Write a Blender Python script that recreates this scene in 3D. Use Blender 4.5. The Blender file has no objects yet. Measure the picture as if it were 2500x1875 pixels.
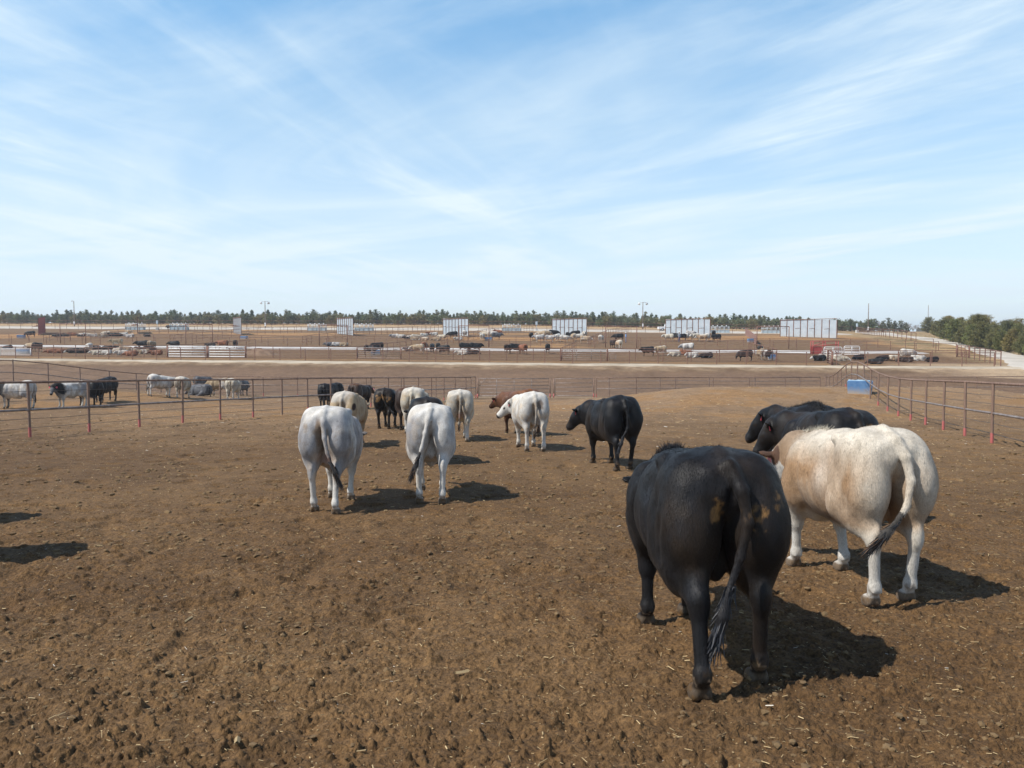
import bpy, bmesh, math, random, time
import numpy as np
from mathutils import Vector, Matrix
T0 = time.time()
R = math.radians
scene = bpy.context.scene
COL = scene.collection

# ---------------------------------------------------------------- camera, sky, sun, exposure
EYE = 1.70
FPX = 1944.0                       # focal length in pixels of the 2500 px wide photograph
HORIZON = 825.0
PITCH = math.atan((937.5 - HORIZON) / FPX)
cam_data = bpy.data.cameras.new('camera')
cam = bpy.data.objects.new('camera', cam_data)
COL.objects.link(cam)
cam.location = (0, 0, EYE)
cam.rotation_euler = (R(90) - PITCH, 0, 0)
cam_data.sensor_width = 36.0
cam_data.lens = 36.0 * FPX / 2500.0
cam_data.clip_start = 0.05
cam_data.clip_end = 20000
scene.camera = cam

SUN_DIR = Vector((0.75, 0.31, -1.0)).normalized()      # the way the light travels
SUN_EL = math.asin(-SUN_DIR.z)
SUN_AZ = math.atan2(-SUN_DIR.x, -SUN_DIR.y)            # clockwise from +Y, towards the sun
sun_data = bpy.data.lights.new('sun', 'SUN')
sun_data.energy = 5.0
sun_data.angle = R(0.53)
sun_data.color = (1.0, 0.955, 0.885)
sun = bpy.data.objects.new('sun', sun_data)
COL.objects.link(sun)
sun.rotation_euler = SUN_DIR.to_track_quat('-Z', 'Y').to_euler()
sun.location = (-30, -10, 40)

world = bpy.data.worlds.new('World')
scene.world = world
world.use_nodes = True
wn, wl = world.node_tree.nodes, world.node_tree.links
wn.clear()
w_out = wn.new('ShaderNodeOutputWorld')
w_bg = wn.new('ShaderNodeBackground')
w_bg.inputs['Strength'].default_value = 0.11
wl.new(w_bg.outputs[0], w_out.inputs[0])
sky = wn.new('ShaderNodeTexSky')
sky.sky_type = 'NISHITA'
sky.sun_disc = False
sky.sun_elevation = SUN_EL
sky.sun_rotation = SUN_AZ
sky.altitude = 300
sky.air_density = 1.0
sky.dust_density = 0.6
sky.ozone_density = 3.0


def wnode(t, **kw):
    n = wn.new(t)
    for k, v in kw.items():
        setattr(n, k, v)
    return n


def wmath(op, a, b=None, clamp=False):
    n = wn.new('ShaderNodeMath')
    n.operation = op
    n.use_clamp = clamp
    for i, v in enumerate((a, b)):
        if v is None:
            continue
        if isinstance(v, (int, float)):
            n.inputs[i].default_value = v
        else:
            wl.new(v, n.inputs[i])
    return n.outputs[0]


tc = wn.new('ShaderNodeTexCoord')
sep = wn.new('ShaderNodeSeparateXYZ')
wl.new(tc.outputs['Generated'], sep.inputs[0])
zc = wmath('MAXIMUM', sep.outputs[2], 0.0)
zd = wmath('ADD', zc, 0.09)
cu = wmath('DIVIDE', sep.outputs[0], zd)
cv = wmath('DIVIDE', sep.outputs[1], zd)
comb = wn.new('ShaderNodeCombineXYZ')
wl.new(cu, comb.inputs[0])
wl.new(cv, comb.inputs[1])


def cirrus(rot, sx, sy, scale, detail, dist, lo, hi, seed, rough=0.55):
    mp = wn.new('ShaderNodeMapping')
    mp.vector_type = 'TEXTURE'                          # turns first, then stretches: streaks run towards azimuth rot
    mp.inputs['Rotation'].default_value = (0, 0, R(-rot))
    mp.inputs['Scale'].default_value = (1 / sx, 1 / sy, 1)
    mp.inputs['Location'].default_value = (seed, seed * 0.37, 0)
    wl.new(comb.outputs[0], mp.inputs[0])
    nz = wn.new('ShaderNodeTexNoise')
    nz.inputs['Scale'].default_value = scale
    nz.inputs['Detail'].default_value = detail
    nz.inputs['Roughness'].default_value = rough
    nz.inputs['Distortion'].default_value = dist
    wl.new(mp.outputs[0], nz.inputs['Vector'])
    mr = wn.new('ShaderNodeMapRange')
    mr.interpolation_type = 'SMOOTHSTEP'
    mr.inputs['From Min'].default_value = lo
    mr.inputs['From Max'].default_value = hi
    wl.new(nz.outputs['Fac'], mr.inputs['Value'])
    return mr.outputs[0]


side = wn.new('ShaderNodeMapRange')
side.interpolation_type = 'SMOOTHSTEP'
side.inputs['From Min'].default_value = -0.30
side.inputs['From Max'].default_value = 0.34
wl.new(sep.outputs[0], side.inputs['Value'])
sideL = wmath('SUBTRACT', 1.0, side.outputs[0])
sA = cirrus(20, 1.7, 0.42, 0.85, 7, 0.9, 0.42, 0.74, 3.1)
sB = cirrus(-38, 1.5, 0.36, 0.85, 7, 0.9, 0.42, 0.76, 21.7)
fA = cirrus(26, 5.0, 0.9, 0.9, 9, 1.3, 0.34, 0.76, 7.7, 0.64)
fB = cirrus(-42, 5.0, 0.9, 0.9, 9, 1.3, 0.34, 0.76, 2.9, 0.64)
c_streak = wmath('ADD', wmath('MULTIPLY', sA, sideL), wmath('MULTIPLY', sB, side.outputs[0]))
c_fine = wmath('ADD', wmath('MULTIPLY', fA, sideL), wmath('MULTIPLY', fB, side.outputs[0]))
c_veil = cirrus(-60, 1.3, 0.6, 0.7, 7, 1.0, 0.36, 0.74, 5.3, 0.58)
cl = wmath('MULTIPLY', c_streak, wmath('ADD', wmath('MULTIPLY', c_fine, 0.6), 0.4))
cl = wmath('ADD', wmath('MULTIPLY', cl, 0.60), wmath('ADD', wmath('MULTIPLY', c_veil, 0.34), 0.12))
high = wn.new('ShaderNodeMapRange')
high.inputs['From Min'].default_value = 0.40
high.inputs['From Max'].default_value = 0.62
high.inputs['To Min'].default_value = 1.0
high.inputs['To Max'].default_value = 0.25
wl.new(sep.outputs[2], high.inputs['Value'])
cl = wmath('MULTIPLY', cl, high.outputs[0])
low = wn.new('ShaderNodeMapRange')                     # thicker veil towards the horizon
low.inputs['From Min'].default_value = 0.0
low.inputs['From Max'].default_value = 0.40
low.inputs['To Min'].default_value = 0.70
low.inputs['To Max'].default_value = 0.0
wl.new(sep.outputs[2], low.inputs['Value'])
cl = wmath('ADD', cl, low.outputs[0], clamp=True)
mixc = wn.new('ShaderNodeMix')
mixc.data_type = 'RGBA'
wl.new(cl, mixc.inputs['Factor'])
hsv = wn.new('ShaderNodeHueSaturation')
hsv.inputs['Saturation'].default_value = 1.30
hsv.inputs['Value'].default_value = 1.75
wl.new(sky.outputs[0], hsv.inputs['Color'])
grade = wn.new('ShaderNodeValToRGB')                   # how bright the air is from the horizon up to the zenith
ge = grade.color_ramp.elements
ge[0].position, ge[0].color = 0.0, (0.80, 0.77, 0.84, 1)
ge[1].position, ge[1].color = 1.0, (0.42, 0.42, 0.46, 1)
for p_, c_ in ((0.10, (0.80, 0.80, 0.84, 1)), (0.25, (0.90, 0.98, 0.88, 1)), (0.40, (0.98, 1.16, 1.00, 1)), (0.62, (0.50, 0.50, 0.52, 1))):
    e_ = ge.new(p_)
    e_.color = c_
wl.new(sep.outputs[2], grade.inputs[0])
graded = wn.new('ShaderNodeMix')
graded.data_type = 'RGBA'
graded.blend_type = 'MULTIPLY'
graded.inputs['Factor'].default_value = 1.0
wl.new(hsv.outputs[0], graded.inputs['A'])
wl.new(grade.outputs[0], graded.inputs['B'])
wl.new(graded.outputs['Result'], mixc.inputs['A'])
mixc.inputs['B'].default_value = (6.9, 8.1, 8.9, 1)
wl.new(mixc.outputs['Result'], w_bg.inputs['Color'])

vs = scene.view_settings
vs.view_transform = 'Standard'
vs.look = 'None'
vs.exposure = 0.12
vs.gamma = 1.0
vs.use_curve_mapping = False
scene.cycles.max_bounces = 5
scene.cycles.diffuse_bounces = 2
scene.cycles.glossy_bounces = 2
scene.cycles.transparent_max_bounces = 4

# ---------------------------------------------------------------- numpy noise
rng = np.random.default_rng(11)


def _hash(ix, iy, iz, seed):
    h = (ix.astype(np.int64) * 374761393 + iy.astype(np.int64) * 668265263 + iz.astype(np.int64) * 2147483647 + seed * 974634777) & 0xFFFFFFFF
    h = ((h ^ (h >> 13)) * 1274126177) & 0xFFFFFFFF
    h = ((h ^ (h >> 16)) * 2246822519) & 0xFFFFFFFF
    return ((h ^ (h >> 15)) & 0xFFFFFF) / float(0xFFFFFF)


def vnoise2(x, y, seed=0):
    ix, iy = np.floor(x), np.floor(y)
    fx, fy = x - ix, y - iy
    ux, uy = fx * fx * (3 - 2 * fx), fy * fy * (3 - 2 * fy)
    z = np.zeros_like(ix)
    a, b = _hash(ix, iy, z, seed), _hash(ix + 1, iy, z, seed)
    c, d = _hash(ix, iy + 1, z, seed), _hash(ix + 1, iy + 1, z, seed)
    return (a * (1 - ux) + b * ux) * (1 - uy) + (c * (1 - ux) + d * ux) * uy


def vnoise3(x, y, z, seed=0):
    ix, iy, iz = np.floor(x), np.floor(y), np.floor(z)
    f = [x - ix, y - iy, z - iz]
    u = [q * q * (3 - 2 * q) for q in f]
    out = 0
    for dx in (0, 1):
        for dy in (0, 1):
            for dz in (0, 1):
                w = (u[0] if dx else 1 - u[0]) * (u[1] if dy else 1 - u[1]) * (u[2] if dz else 1 - u[2])
                out = out + w * _hash(ix + dx, iy + dy, iz + dz, seed)
    return out


def fbm2(x, y, o=4, seed=0, g=0.5):
    s = a = 0.0
    w = 1.0
    for k in range(o):
        s = s + w * vnoise2(x * 2 ** k + 17.3 * k, y * 2 ** k - 9.1 * k, seed + k)
        a += w
        w *= g
    return s / a


def fbm3(x, y, z, o=3, seed=0, g=0.5):
    s = a = 0.0
    w = 1.0
    for k in range(o):
        s = s + w * vnoise3(x * 2 ** k, y * 2 ** k, z * 2 ** k, seed + k)
        a += w
        w *= g
    return s / a


def worley2(x, y, seed=0):
    ix, iy = np.floor(x), np.floor(y)
    best = np.full(x.shape, 9.0)
    z = np.zeros_like(ix)
    for dx in (-1, 0, 1):
        for dy in (-1, 0, 1):
            cx, cy = ix + dx, iy + dy
            px = cx + _hash(cx, cy, z, seed)
            py = cy + _hash(cx, cy, z, seed + 5)
            best = np.minimum(best, (px - x) ** 2 + (py - y) ** 2)
    return np.sqrt(best)


def sstep(a, b, x):
    t = np.clip((x - a) / (b - a), 0, 1)
    return t * t * (3 - 2 * t)


# ---------------------------------------------------------------- terrain
PV = np.array([-400, -60, 0, 56, 62, 70, 78, 86, 115, 120, 150, 200, 240, 300, 500, 3000], float)
PZ = np.array([-1.0, 0.6, 0, -2.52, -2.78, -2.6, -1.8, -1.0, -0.2, 0.15, 1.93, 3.45, 5.77, 7.0, 8.5, 9.0], float)


def vcoord(X, Y):
    return Y + 0.14 * X * sstep(40, 78, Y)


def Hn(X, Y):
    X = np.asarray(X, float)
    Y = np.asarray(Y, float)
    v = vcoord(X, Y)
    z = (np.interp(v - 1.5, PV, PZ) + np.interp(v, PV, PZ) + np.interp(v + 1.5, PV, PZ)) / 3
    far = sstep(60, 86, v)
    Xc = np.clip(X, -200, 140)
    kl = np.interp(v, [86, 150, 200, 240], [0.004, 0.008, 0.006, 0.0045])
    kr = np.interp(v, [86, 150, 190, 240], [0.004, 0.005, 0.010, 0.022])
    z = z - far * np.where(Xc < 0, kl, kr) * Xc
    g = np.exp(-((Y - 45) / 7.6) ** 2)
    z = z + 0.95 * g * sstep(2, 12, X) * (1 - sstep(24, 34, X))
    z = z + 1.05 * g * sstep(-44, -32, X) * (1 - sstep(-27, -14, X))
    # heaps of scraped dirt by the road on the right
    z = z + 0.55 * np.exp(-((X - 39) / 5.0) ** 2 - ((Y - 69) / 2.4) ** 2)
    z = z + 0.75 * np.exp(-((X - 52) / 6.0) ** 2 - ((Y - 66) / 2.6) ** 2)
    z = z + 0.10 * (fbm2(X / 9.0, Y / 9.0, 3, 40) - 0.5) * sstep(3, 25, np.abs(Y))
    return z


def H(x, y):
    return float(Hn(np.array([x]), np.array([y]))[0])


CP, SP = math.cos(PITCH), math.sin(PITCH)


def ray(px, py):
    a = (px - 1250) / FPX
    b = (937.5 - py) / FPX
    return Vector((a, CP + b * SP, -SP + b * CP))


_TS = np.concatenate([np.arange(3, 60, 0.05), np.arange(60, 420, 0.15)])


def G(px, py):
    """point of the terrain that the photograph shows at pixel (px, py)"""
    d = ray(px, py)
    X, Y, Z = d.x * _TS, d.y * _TS, EYE + d.z * _TS
    f = Z - Hn(X, Y)
    k = np.argmax(f < 0)
    if f[k] >= 0:
        k = len(f) - 1
    t = _TS[k - 1] + (_TS[k] - _TS[k - 1]) * f[k - 1] / (f[k - 1] - f[k] + 1e-9)
    x, y = d.x * t, d.y * t
    return Vector((x, y, H(x, y)))


def proj(p):
    d = Vector(p) - Vector((0, 0, EYE))
    yy = d.y * CP - d.z * SP
    zz = d.y * SP + d.z * CP
    return 1250 + FPX * d.x / yy, 937.5 - FPX * zz / yy


# ---------------------------------------------------------------- object helpers
def tag(o, label=None, cat=None, group=None, kind=None):
    if label: o['label'] = label
    if cat: o['category'] = cat
    if group: o['group'] = group
    if kind: o['kind'] = kind
    return o


def mesh_obj(name, me, mat=None, parent=None, loc=None):
    o = bpy.data.objects.new(name, me)
    COL.objects.link(o)
    if mat is not None and len(me.materials) == 0:
        me.materials.append(mat)
    if parent is not None:
        o.parent = parent
    if loc is not None:
        o.location = loc
    return o


def np_mesh(name, V, F, smooth=True, colors=None, attr='col'):
    me = bpy.data.meshes.new(name)
    V = np.ascontiguousarray(V, dtype=np.float32)
    F = np.asarray(F)
    n = F.shape[1]
    me.vertices.add(len(V))
    me.vertices.foreach_set('co', V.ravel())
    me.loops.add(F.size)
    me.loops.foreach_set('vertex_index', F.astype(np.int32).ravel())
    me.polygons.add(len(F))
    me.polygons.foreach_set('loop_start', np.arange(0, F.size, n, dtype=np.int32))
    me.polygons.foreach_set('use_smooth', np.full(len(F), smooth))
    me.update(calc_edges=True)
    if colors is not None:
        a = me.color_attributes.new(attr, 'FLOAT_COLOR', 'POINT')
        c = np.ones((len(V), 4), np.float32)
        c[:, :colors.shape[1]] = colors
        a.data.foreach_set('color', c.ravel())
    return me


class MB:
    """collects boxes, tubes and prisms into one mesh"""
    def __init__(self):
        self.v, self.f = [], []

    def box(self, c, s, rz=0.0):
        cx, cy, cz = c
        hx, hy, hz = s[0] / 2, s[1] / 2, s[2] / 2
        ca, sa = math.cos(rz), math.sin(rz)
        b = len(self.v)
        for dz in (-hz, hz):
            for dx, dy in ((-hx, -hy), (hx, -hy), (hx, hy), (-hx, hy)):
                self.v.append((cx + dx * ca - dy * sa, cy + dx * sa + dy * ca, cz + dz))
        for q in ((3, 2, 1, 0), (4, 5, 6, 7), (0, 1, 5, 4), (1, 2, 6, 5), (2, 3, 7, 6), (3, 0, 4, 7)):
            self.f.append(tuple(b + i for i in q))
        return self

    def tube(self, pts, r, n=8, cap=True):
        pts = [Vector(p) for p in pts]
        rs = r if isinstance(r, (list, tuple)) else [r] * len(pts)
        b = len(self.v)
        prev = None
        for i, p in enumerate(pts):
            d = (pts[min(i + 1, len(pts) - 1)] - pts[max(i - 1, 0)])
            if d.length < 1e-9:
                d = Vector((0, 0, 1))
            d.normalize()
            if prev is None:
                up = Vector((0, 0, 1)) if abs(d.z) < 0.9 else Vector((1, 0, 0))
                x = d.cross(up).normalized()
            else:
                x = (prev - d * prev.dot(d)).normalized()
            prev = x
            y = d.cross(x)
            for k in range(n):
                a = 2 * math.pi * k / n
                self.v.append(tuple(p + (x * math.cos(a) + y * math.sin(a)) * rs[i]))
        for i in range(len(pts) - 1):
            for k in range(n):
                k2 = (k + 1) % n
                self.f.append((b + i * n + k, b + i * n + k2, b + (i + 1) * n + k2, b + (i + 1) * n + k))
        if cap:
            self.f.append(tuple(b + k for k in reversed(range(n))))
            e = b + (len(pts) - 1) * n
            self.f.append(tuple(e + k for k in range(n)))
        return self

    def prism(self, poly, y0, y1):
        """polygon in xz extruded along y"""
        b = len(self.v)
        n = len(poly)
        for yy in (y0, y1):
            for x, z in poly:
                self.v.append((x, yy, z))
        self.f.append(tuple(b + k for k in range(n)))
        self.f.append(tuple(b + n + k for k in reversed(range(n))))
        for k in range(n):
            k2 = (k + 1) % n
            self.f.append((b + k2, b + k, b + n + k, b + n + k2))
        return self

    def mesh(self, name, smooth=False, bevel=0.0):
        me = bpy.data.meshes.new(name)
        me.from_pydata(self.v, [], self.f)
        if bevel:
            bm = bmesh.new()
            bm.from_mesh(me)
            bmesh.ops.bevel(bm, geom=list(bm.edges), offset=bevel, segments=1, affect='EDGES')
            bm.to_mesh(me)
            bm.free()
        if smooth:
            me.polygons.foreach_set('use_smooth', np.full(len(me.polygons), True))
        me.update()
        return me

    def obj(self, name, mat, parent=None, smooth=False, bevel=0.0):
        return mesh_obj(name, self.mesh(name, smooth, bevel), mat, parent)


def empty(name, loc, rz=0.0, label=None, cat=None, group=None):
    o = bpy.data.objects.new(name, None)
    COL.objects.link(o)
    o.location = loc
    o.rotation_euler = (0, 0, rz)
    o.empty_display_size = 0.2
    tag(o, label, cat, group)
    return o


# ---------------------------------------------------------------- materials
class NT:
    def __init__(self, name):
        self.m = bpy.data.materials.new(name)
        self.m.use_nodes = True
        self.n, self.l = self.m.node_tree.nodes, self.m.node_tree.links
        self.n.clear()
        self.out = self.n.new('ShaderNodeOutputMaterial')
        self.b = self.n.new('ShaderNodeBsdfPrincipled')
        self.l.new(self.b.outputs[0], self.out.inputs[0])

    def link(self, a, b):
        self.l.new(a, b)

    def obj_co(self, scale=(1, 1, 1), kind='Object'):
        t = self.n.new('ShaderNodeTexCoord')
        mp = self.n.new('ShaderNodeMapping')
        mp.inputs['Scale'].default_value = scale
        self.l.new(t.outputs[kind], mp.inputs[0])
        return mp.outputs[0]

    def noise(self, vec, scale, detail=4, rough=0.55, dist=0.0):
        n = self.n.new('ShaderNodeTexNoise')
        n.inputs['Scale'].default_value = scale
        n.inputs['Detail'].default_value = detail
        n.inputs['Roughness'].default_value = rough
        n.inputs['Distortion'].default_value = dist
        if vec is not None:
            self.l.new(vec, n.inputs['Vector'])
        return n.outputs['Fac']

    def ramp(self, fac, stops):
        r = self.n.new('ShaderNodeValToRGB')
        e = r.color_ramp.elements
        while len(e) < len(stops):
            e.new(0.5)
        for k, (p, c) in enumerate(stops):
            e[k].position = p
            e[k].color = (*c, 1) if len(c) == 3 else c
        self.l.new(fac, r.inputs[0])
        return r.outputs[0]

    def mr(self, v, a, b, c=0.0, d=1.0):
        n = self.n.new('ShaderNodeMapRange')
        for k, x in zip(('From Min', 'From Max', 'To Min', 'To Max'), (a, b, c, d)):
            n.inputs[k].default_value = x
        self.l.new(v, n.inputs['Value'])
        return n.outputs[0]

    def math(self, op, a, b):
        n = self.n.new('ShaderNodeMath')
        n.operation = op
        for i, v in enumerate((a, b)):
            if isinstance(v, (int, float)):
                n.inputs[i].default_value = v
            else:
                self.l.new(v, n.inputs[i])
        return n.outputs[0]

    def mix(self, f, a, b, mode='MIX'):
        n = self.n.new('ShaderNodeMix')
        n.data_type = 'RGBA'
        n.blend_type = mode
        for k, v in (('Factor', f), ('A', a), ('B', b)):
            if isinstance(v, (int, float)):
                n.inputs[k].default_value = v
            elif isinstance(v, tuple):
                n.inputs[k].default_value = (*v, 1)
            else:
                self.l.new(v, n.inputs[k])
        return n.outputs['Result']

    def bump(self, h, strength=0.5, dist=0.02, normal=None):
        n = self.n.new('ShaderNodeBump')
        n.inputs['Strength'].default_value = strength
        n.inputs['Distance'].default_value = dist
        self.l.new(h, n.inputs['Height'])
        if normal is not None:
            self.l.new(normal, n.inputs['Normal'])
        self.l.new(n.outputs[0], self.b.inputs['Normal'])
        return n.outputs[0]

    def base(self, c):
        if isinstance(c, tuple):
            self.b.inputs['Base Color'].default_value = (*c, 1)
        else:
            self.l.new(c, self.b.inputs['Base Color'])
        return self

    def set(self, **kw):
        for k, v in kw.items():
            self.b.inputs[k.replace('_', ' ')].default_value = v
        return self


def noisy(name, c1, c2, scale=8.0, rough=0.6, metal=0.0, lo=0.35, hi=0.65, bump=0.0, spec=0.5, sc=(1, 1, 1), detail=5):
    t = NT(name)
    f = t.noise(t.obj_co(sc), scale, detail, 0.6)
    t.base(t.ramp(f, [(lo, c1), (hi, c2)]))
    t.set(Roughness=rough, Metallic=metal)
    t.b.inputs['Specular IOR Level'].default_value = spec
    if bump:
        t.bump(f, bump, 0.01)
    return t.m


M_rust = noisy('rusty_pipe', (0.14, 0.080, 0.055), (0.27, 0.175, 0.125), 7, 0.75, 0.0, bump=0.3)
M_rust2 = noisy('dull_rusty_pipe', (0.13, 0.075, 0.055), (0.26, 0.18, 0.14), 5, 0.7, bump=0.2)
M_pipe_grey = noisy('worn_steel_pipe', (0.16, 0.12, 0.105), (0.31, 0.27, 0.25), 5, 0.55, 0.3)
M_red = noisy('faded_red_paint', (0.33, 0.065, 0.06), (0.46, 0.14, 0.12), 14, 0.6)
M_wire = noisy('steel_cable', (0.06, 0.05, 0.045), (0.14, 0.12, 0.11), 10, 0.6, 0.3)
M_far_rail = noisy('far_pipe', (0.14, 0.065, 0.045), (0.25, 0.13, 0.09), 3, 0.8)
M_white = noisy('white_painted_steel', (0.62, 0.62, 0.62), (0.80, 0.80, 0.79), 5, 0.5)
M_red_steel = noisy('red_painted_steel', (0.30, 0.04, 0.035), (0.42, 0.07, 0.06), 5, 0.6)
M_concrete = noisy('pale_concrete', (0.42, 0.40, 0.37), (0.62, 0.60, 0.56), 1.2, 0.9, bump=0.1)
M_wood = noisy('weathered_pole_wood', (0.13, 0.10, 0.08), (0.25, 0.20, 0.165), 6, 0.9, sc=(3, 3, 0.4))
M_lamp = noisy('lamp_housing', (0.35, 0.36, 0.38), (0.5, 0.5, 0.52), 9, 0.4, 0.3)
# ---------------------------------------------------------------- the ground sheet
def domes(X, Y, cell, seed, dens, rmin, rmax):
    """steep sided crumbs: one possible round lump per lattice cell"""
    x, y = X / cell, Y / cell
    ix, iy = np.floor(x), np.floor(y)
    z0 = np.zeros_like(ix)
    out = np.zeros_like(x)
    for dx in (-1, 0, 1):
        for dy in (-1, 0, 1):
            cx, cy = ix + dx, iy + dy
            h = _hash(cx, cy, z0, seed)
            r = rmin + (rmax - rmin) * _hash(cx, cy, z0, seed + 2) ** 2
            px = cx + _hash(cx, cy, z0, seed + 3)
            py = cy + _hash(cx, cy, z0, seed + 4)
            d2 = ((px - x) ** 2 + (py - y) ** 2) / (r * r)
            out = np.maximum(out, (h < dens) * np.sqrt(np.clip(1 - d2, 0, 1)) * r)
    return out * cell


def micro(X, Y, step):
    """hoof marks, clods and crumbs; step = local mesh spacing"""
    z = np.zeros_like(X)

    def w(wl):
        return np.clip((wl / step - 2.2) / 2.0, 0, 1)
    z += 0.030 * (fbm2(X / 1.3, Y / 1.3, 2, 3) - 0.5)
    n1 = fbm2(X / 0.34, Y / 0.34, 2, 9)
    z -= 0.040 * sstep(0.60, 0.80, n1) * w(0.3)
    hoof = worley2(X / 0.40 + 0.2 * n1, Y / 0.40, 21)
    z -= 0.016 * (1 - sstep(0.05, 0.24, hoof)) * w(0.22)
    patch = sstep(0.35, 0.62, fbm2(X / 2.1, Y / 2.1, 3, 77))
    front = np.exp(-np.clip(Y - 3, 0, 50) / 3.0)
    wx = X + 0.05 * vnoise2(X / 0.06, Y / 0.06, 5) + 0.02 * vnoise2(X / 0.022, Y / 0.022, 15)
    wy = Y + 0.05 * vnoise2(X / 0.06, Y / 0.06, 6) + 0.02 * vnoise2(X / 0.022, Y / 0.022, 16)
    z += domes(wx, wy, 0.16, 41, 0.25 + 0.3 * patch, 0.10, 0.32) * (0.45 + 0.30 * front) * w(0.10)
    z += domes(wx, wy, 0.085, 45, 0.55 + 0.2 * patch, 0.14, 0.44) * 0.80 * w(0.06)
    z += domes(wx, wy, 0.042, 49, 0.75, 0.18, 0.50) * 1.25 * w(0.036)
    z += 0.022 * (vnoise2(X / 0.075, Y / 0.075, 36) - 0.5) * w(0.075)
    z += 0.016 * (vnoise2(X / 0.028, Y / 0.028, 37) - 0.5) * w(0.028)
    return z


def ground_colour(X, Y):
    v = vcoord(X, Y)
    big = fbm2(X / 14, Y / 14, 4, 51)
    mid = fbm2(X / 2.2, Y / 2.2, 5, 52, 0.6)
    fin = fbm2(X / 0.5, Y / 0.8, 3, 53)
    dark = np.array([0.118, 0.075, 0.038])
    brown = np.array([0.172, 0.116, 0.062])
    tan = np.array([0.270, 0.195, 0.118])
    gold = np.array([0.285, 0.180, 0.080])
    grey = np.array([0.168, 0.117, 0.076])
    sand = np.array([0.42, 0.345, 0.24])
    straw = np.array([0.42, 0.315, 0.175])
    olive = np.array([0.20, 0.17, 0.085])

    def mixc(c, d, f):
        return c * (1 - f[..., None]) + d * f[..., None]
    c = mixc(np.broadcast_to(dark * 0.98, X.shape + (3,)).copy(), brown * 0.98, sstep(0.30, 0.68, mid * 0.5 + big * 0.5))
    # the pens dry out and pale with distance from the trampled front
    dry = sstep(10, 40, Y + 7 * (big - 0.5)) * (1 - sstep(50, 58, Y))
    c = mixc(c, tan, dry * (0.60 + 0.4 * sstep(0.3, 0.7, mid)))
    g = np.exp(-((Y - 43) / 6.5) ** 2)
    c = mixc(c, tan * 1.12, g * 0.8 * (X > 0))
    manure = sstep(0.5, 0.68, mid) * sstep(24, 34, Y) * (1 - sstep(47, 53, Y))
    c = mixc(c, gold, np.clip(manure * 0.8, 0, 1))
    # pale dried scrapings at the foot of the back fence
    foot = np.exp(-((v - 57.3) / 2.2) ** 2) * sstep(0.3, 0.6, mid) * (X < 9)
    c = mixc(c, sand * 0.85, foot * 0.8)
    # drain strip
    st = sstep(58, 62, v) * (1 - sstep(79, 83, v + 3 * (mid - .5)))
    c = mixc(c, grey * (0.85 + 0.5 * mid[..., None]), st)
    # track margin
    tr = sstep(80.5, 84.5, v + 5 * (mid - .5)) * (1 - sstep(86, 88.5, v + 1.5 * (fin - 0.5)))
    c = mixc(c, sand, tr * (0.35 + 0.5 * fin))
    # feed pens
    p = sstep(87, 88.5, v)
    c = mixc(c, mixc(np.broadcast_to(dark * 1.15, X.shape + (3,)).copy(), brown * 1.15, mid), p)
    c = mixc(c, gold * 1.05, p * (1 - sstep(89.5, 92, v + 2 * mid)) * 0.8)
    q = sstep(120, 124, v)
    c = mixc(c, mixc(np.broadcast_to(brown * 1.05, X.shape + (3,)).copy(), gold * 1.25, sstep(0.50, 0.62, fbm2(X / 22, Y / 9, 3, 71))), q)
    # straw, pale road and dry grass beyond the pens
    f = sstep(197, 200, v)
    c = mixc(c, sand * 1.0, f)
    c = mixc(c, straw * 1.05, sstep(222, 228, v + 4 * mid))
    c = mixc(c, olive, sstep(245, 256, v) * 0.6)
    # right hand verge: dry grass beside the road
    ex = sstep(0, 5, X - (49 + 0.21 * (Y - 85)) + 3 * (mid - 0.5)) * sstep(52, 60, Y)
    c = mixc(c, mixc(np.broadcast_to(straw * 0.95, X.shape + (3,)).copy(), olive, sstep(0.45, 0.65, mid)), ex)
    ex2 = sstep(36, 47, X + 6 * (mid - .5)) * sstep(68, 74, Y + 3 * (mid - .5)) * (1 - sstep(86, 96, v))
    c = mixc(c, sand * 1.1, ex2 * 0.9)
    hp = np.exp(-((X - 39) / 6.5) ** 2 - ((Y - 69) / 3.6) ** 2) + np.exp(-((X - 52) / 8) ** 2 - ((Y - 66) / 4.2) ** 2)
    c = mixc(c, grey * 1.05, sstep(0.25, 0.55, hp))
    return c * (0.86 + 0.28 * fin[..., None]) * (np.array([0.98, 0.875, 0.75]) * (1 - sstep(10, 42, Y))[..., None] + np.array([0.89, 0.81, 0.77]) * sstep(10, 42, Y)[..., None])


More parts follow.
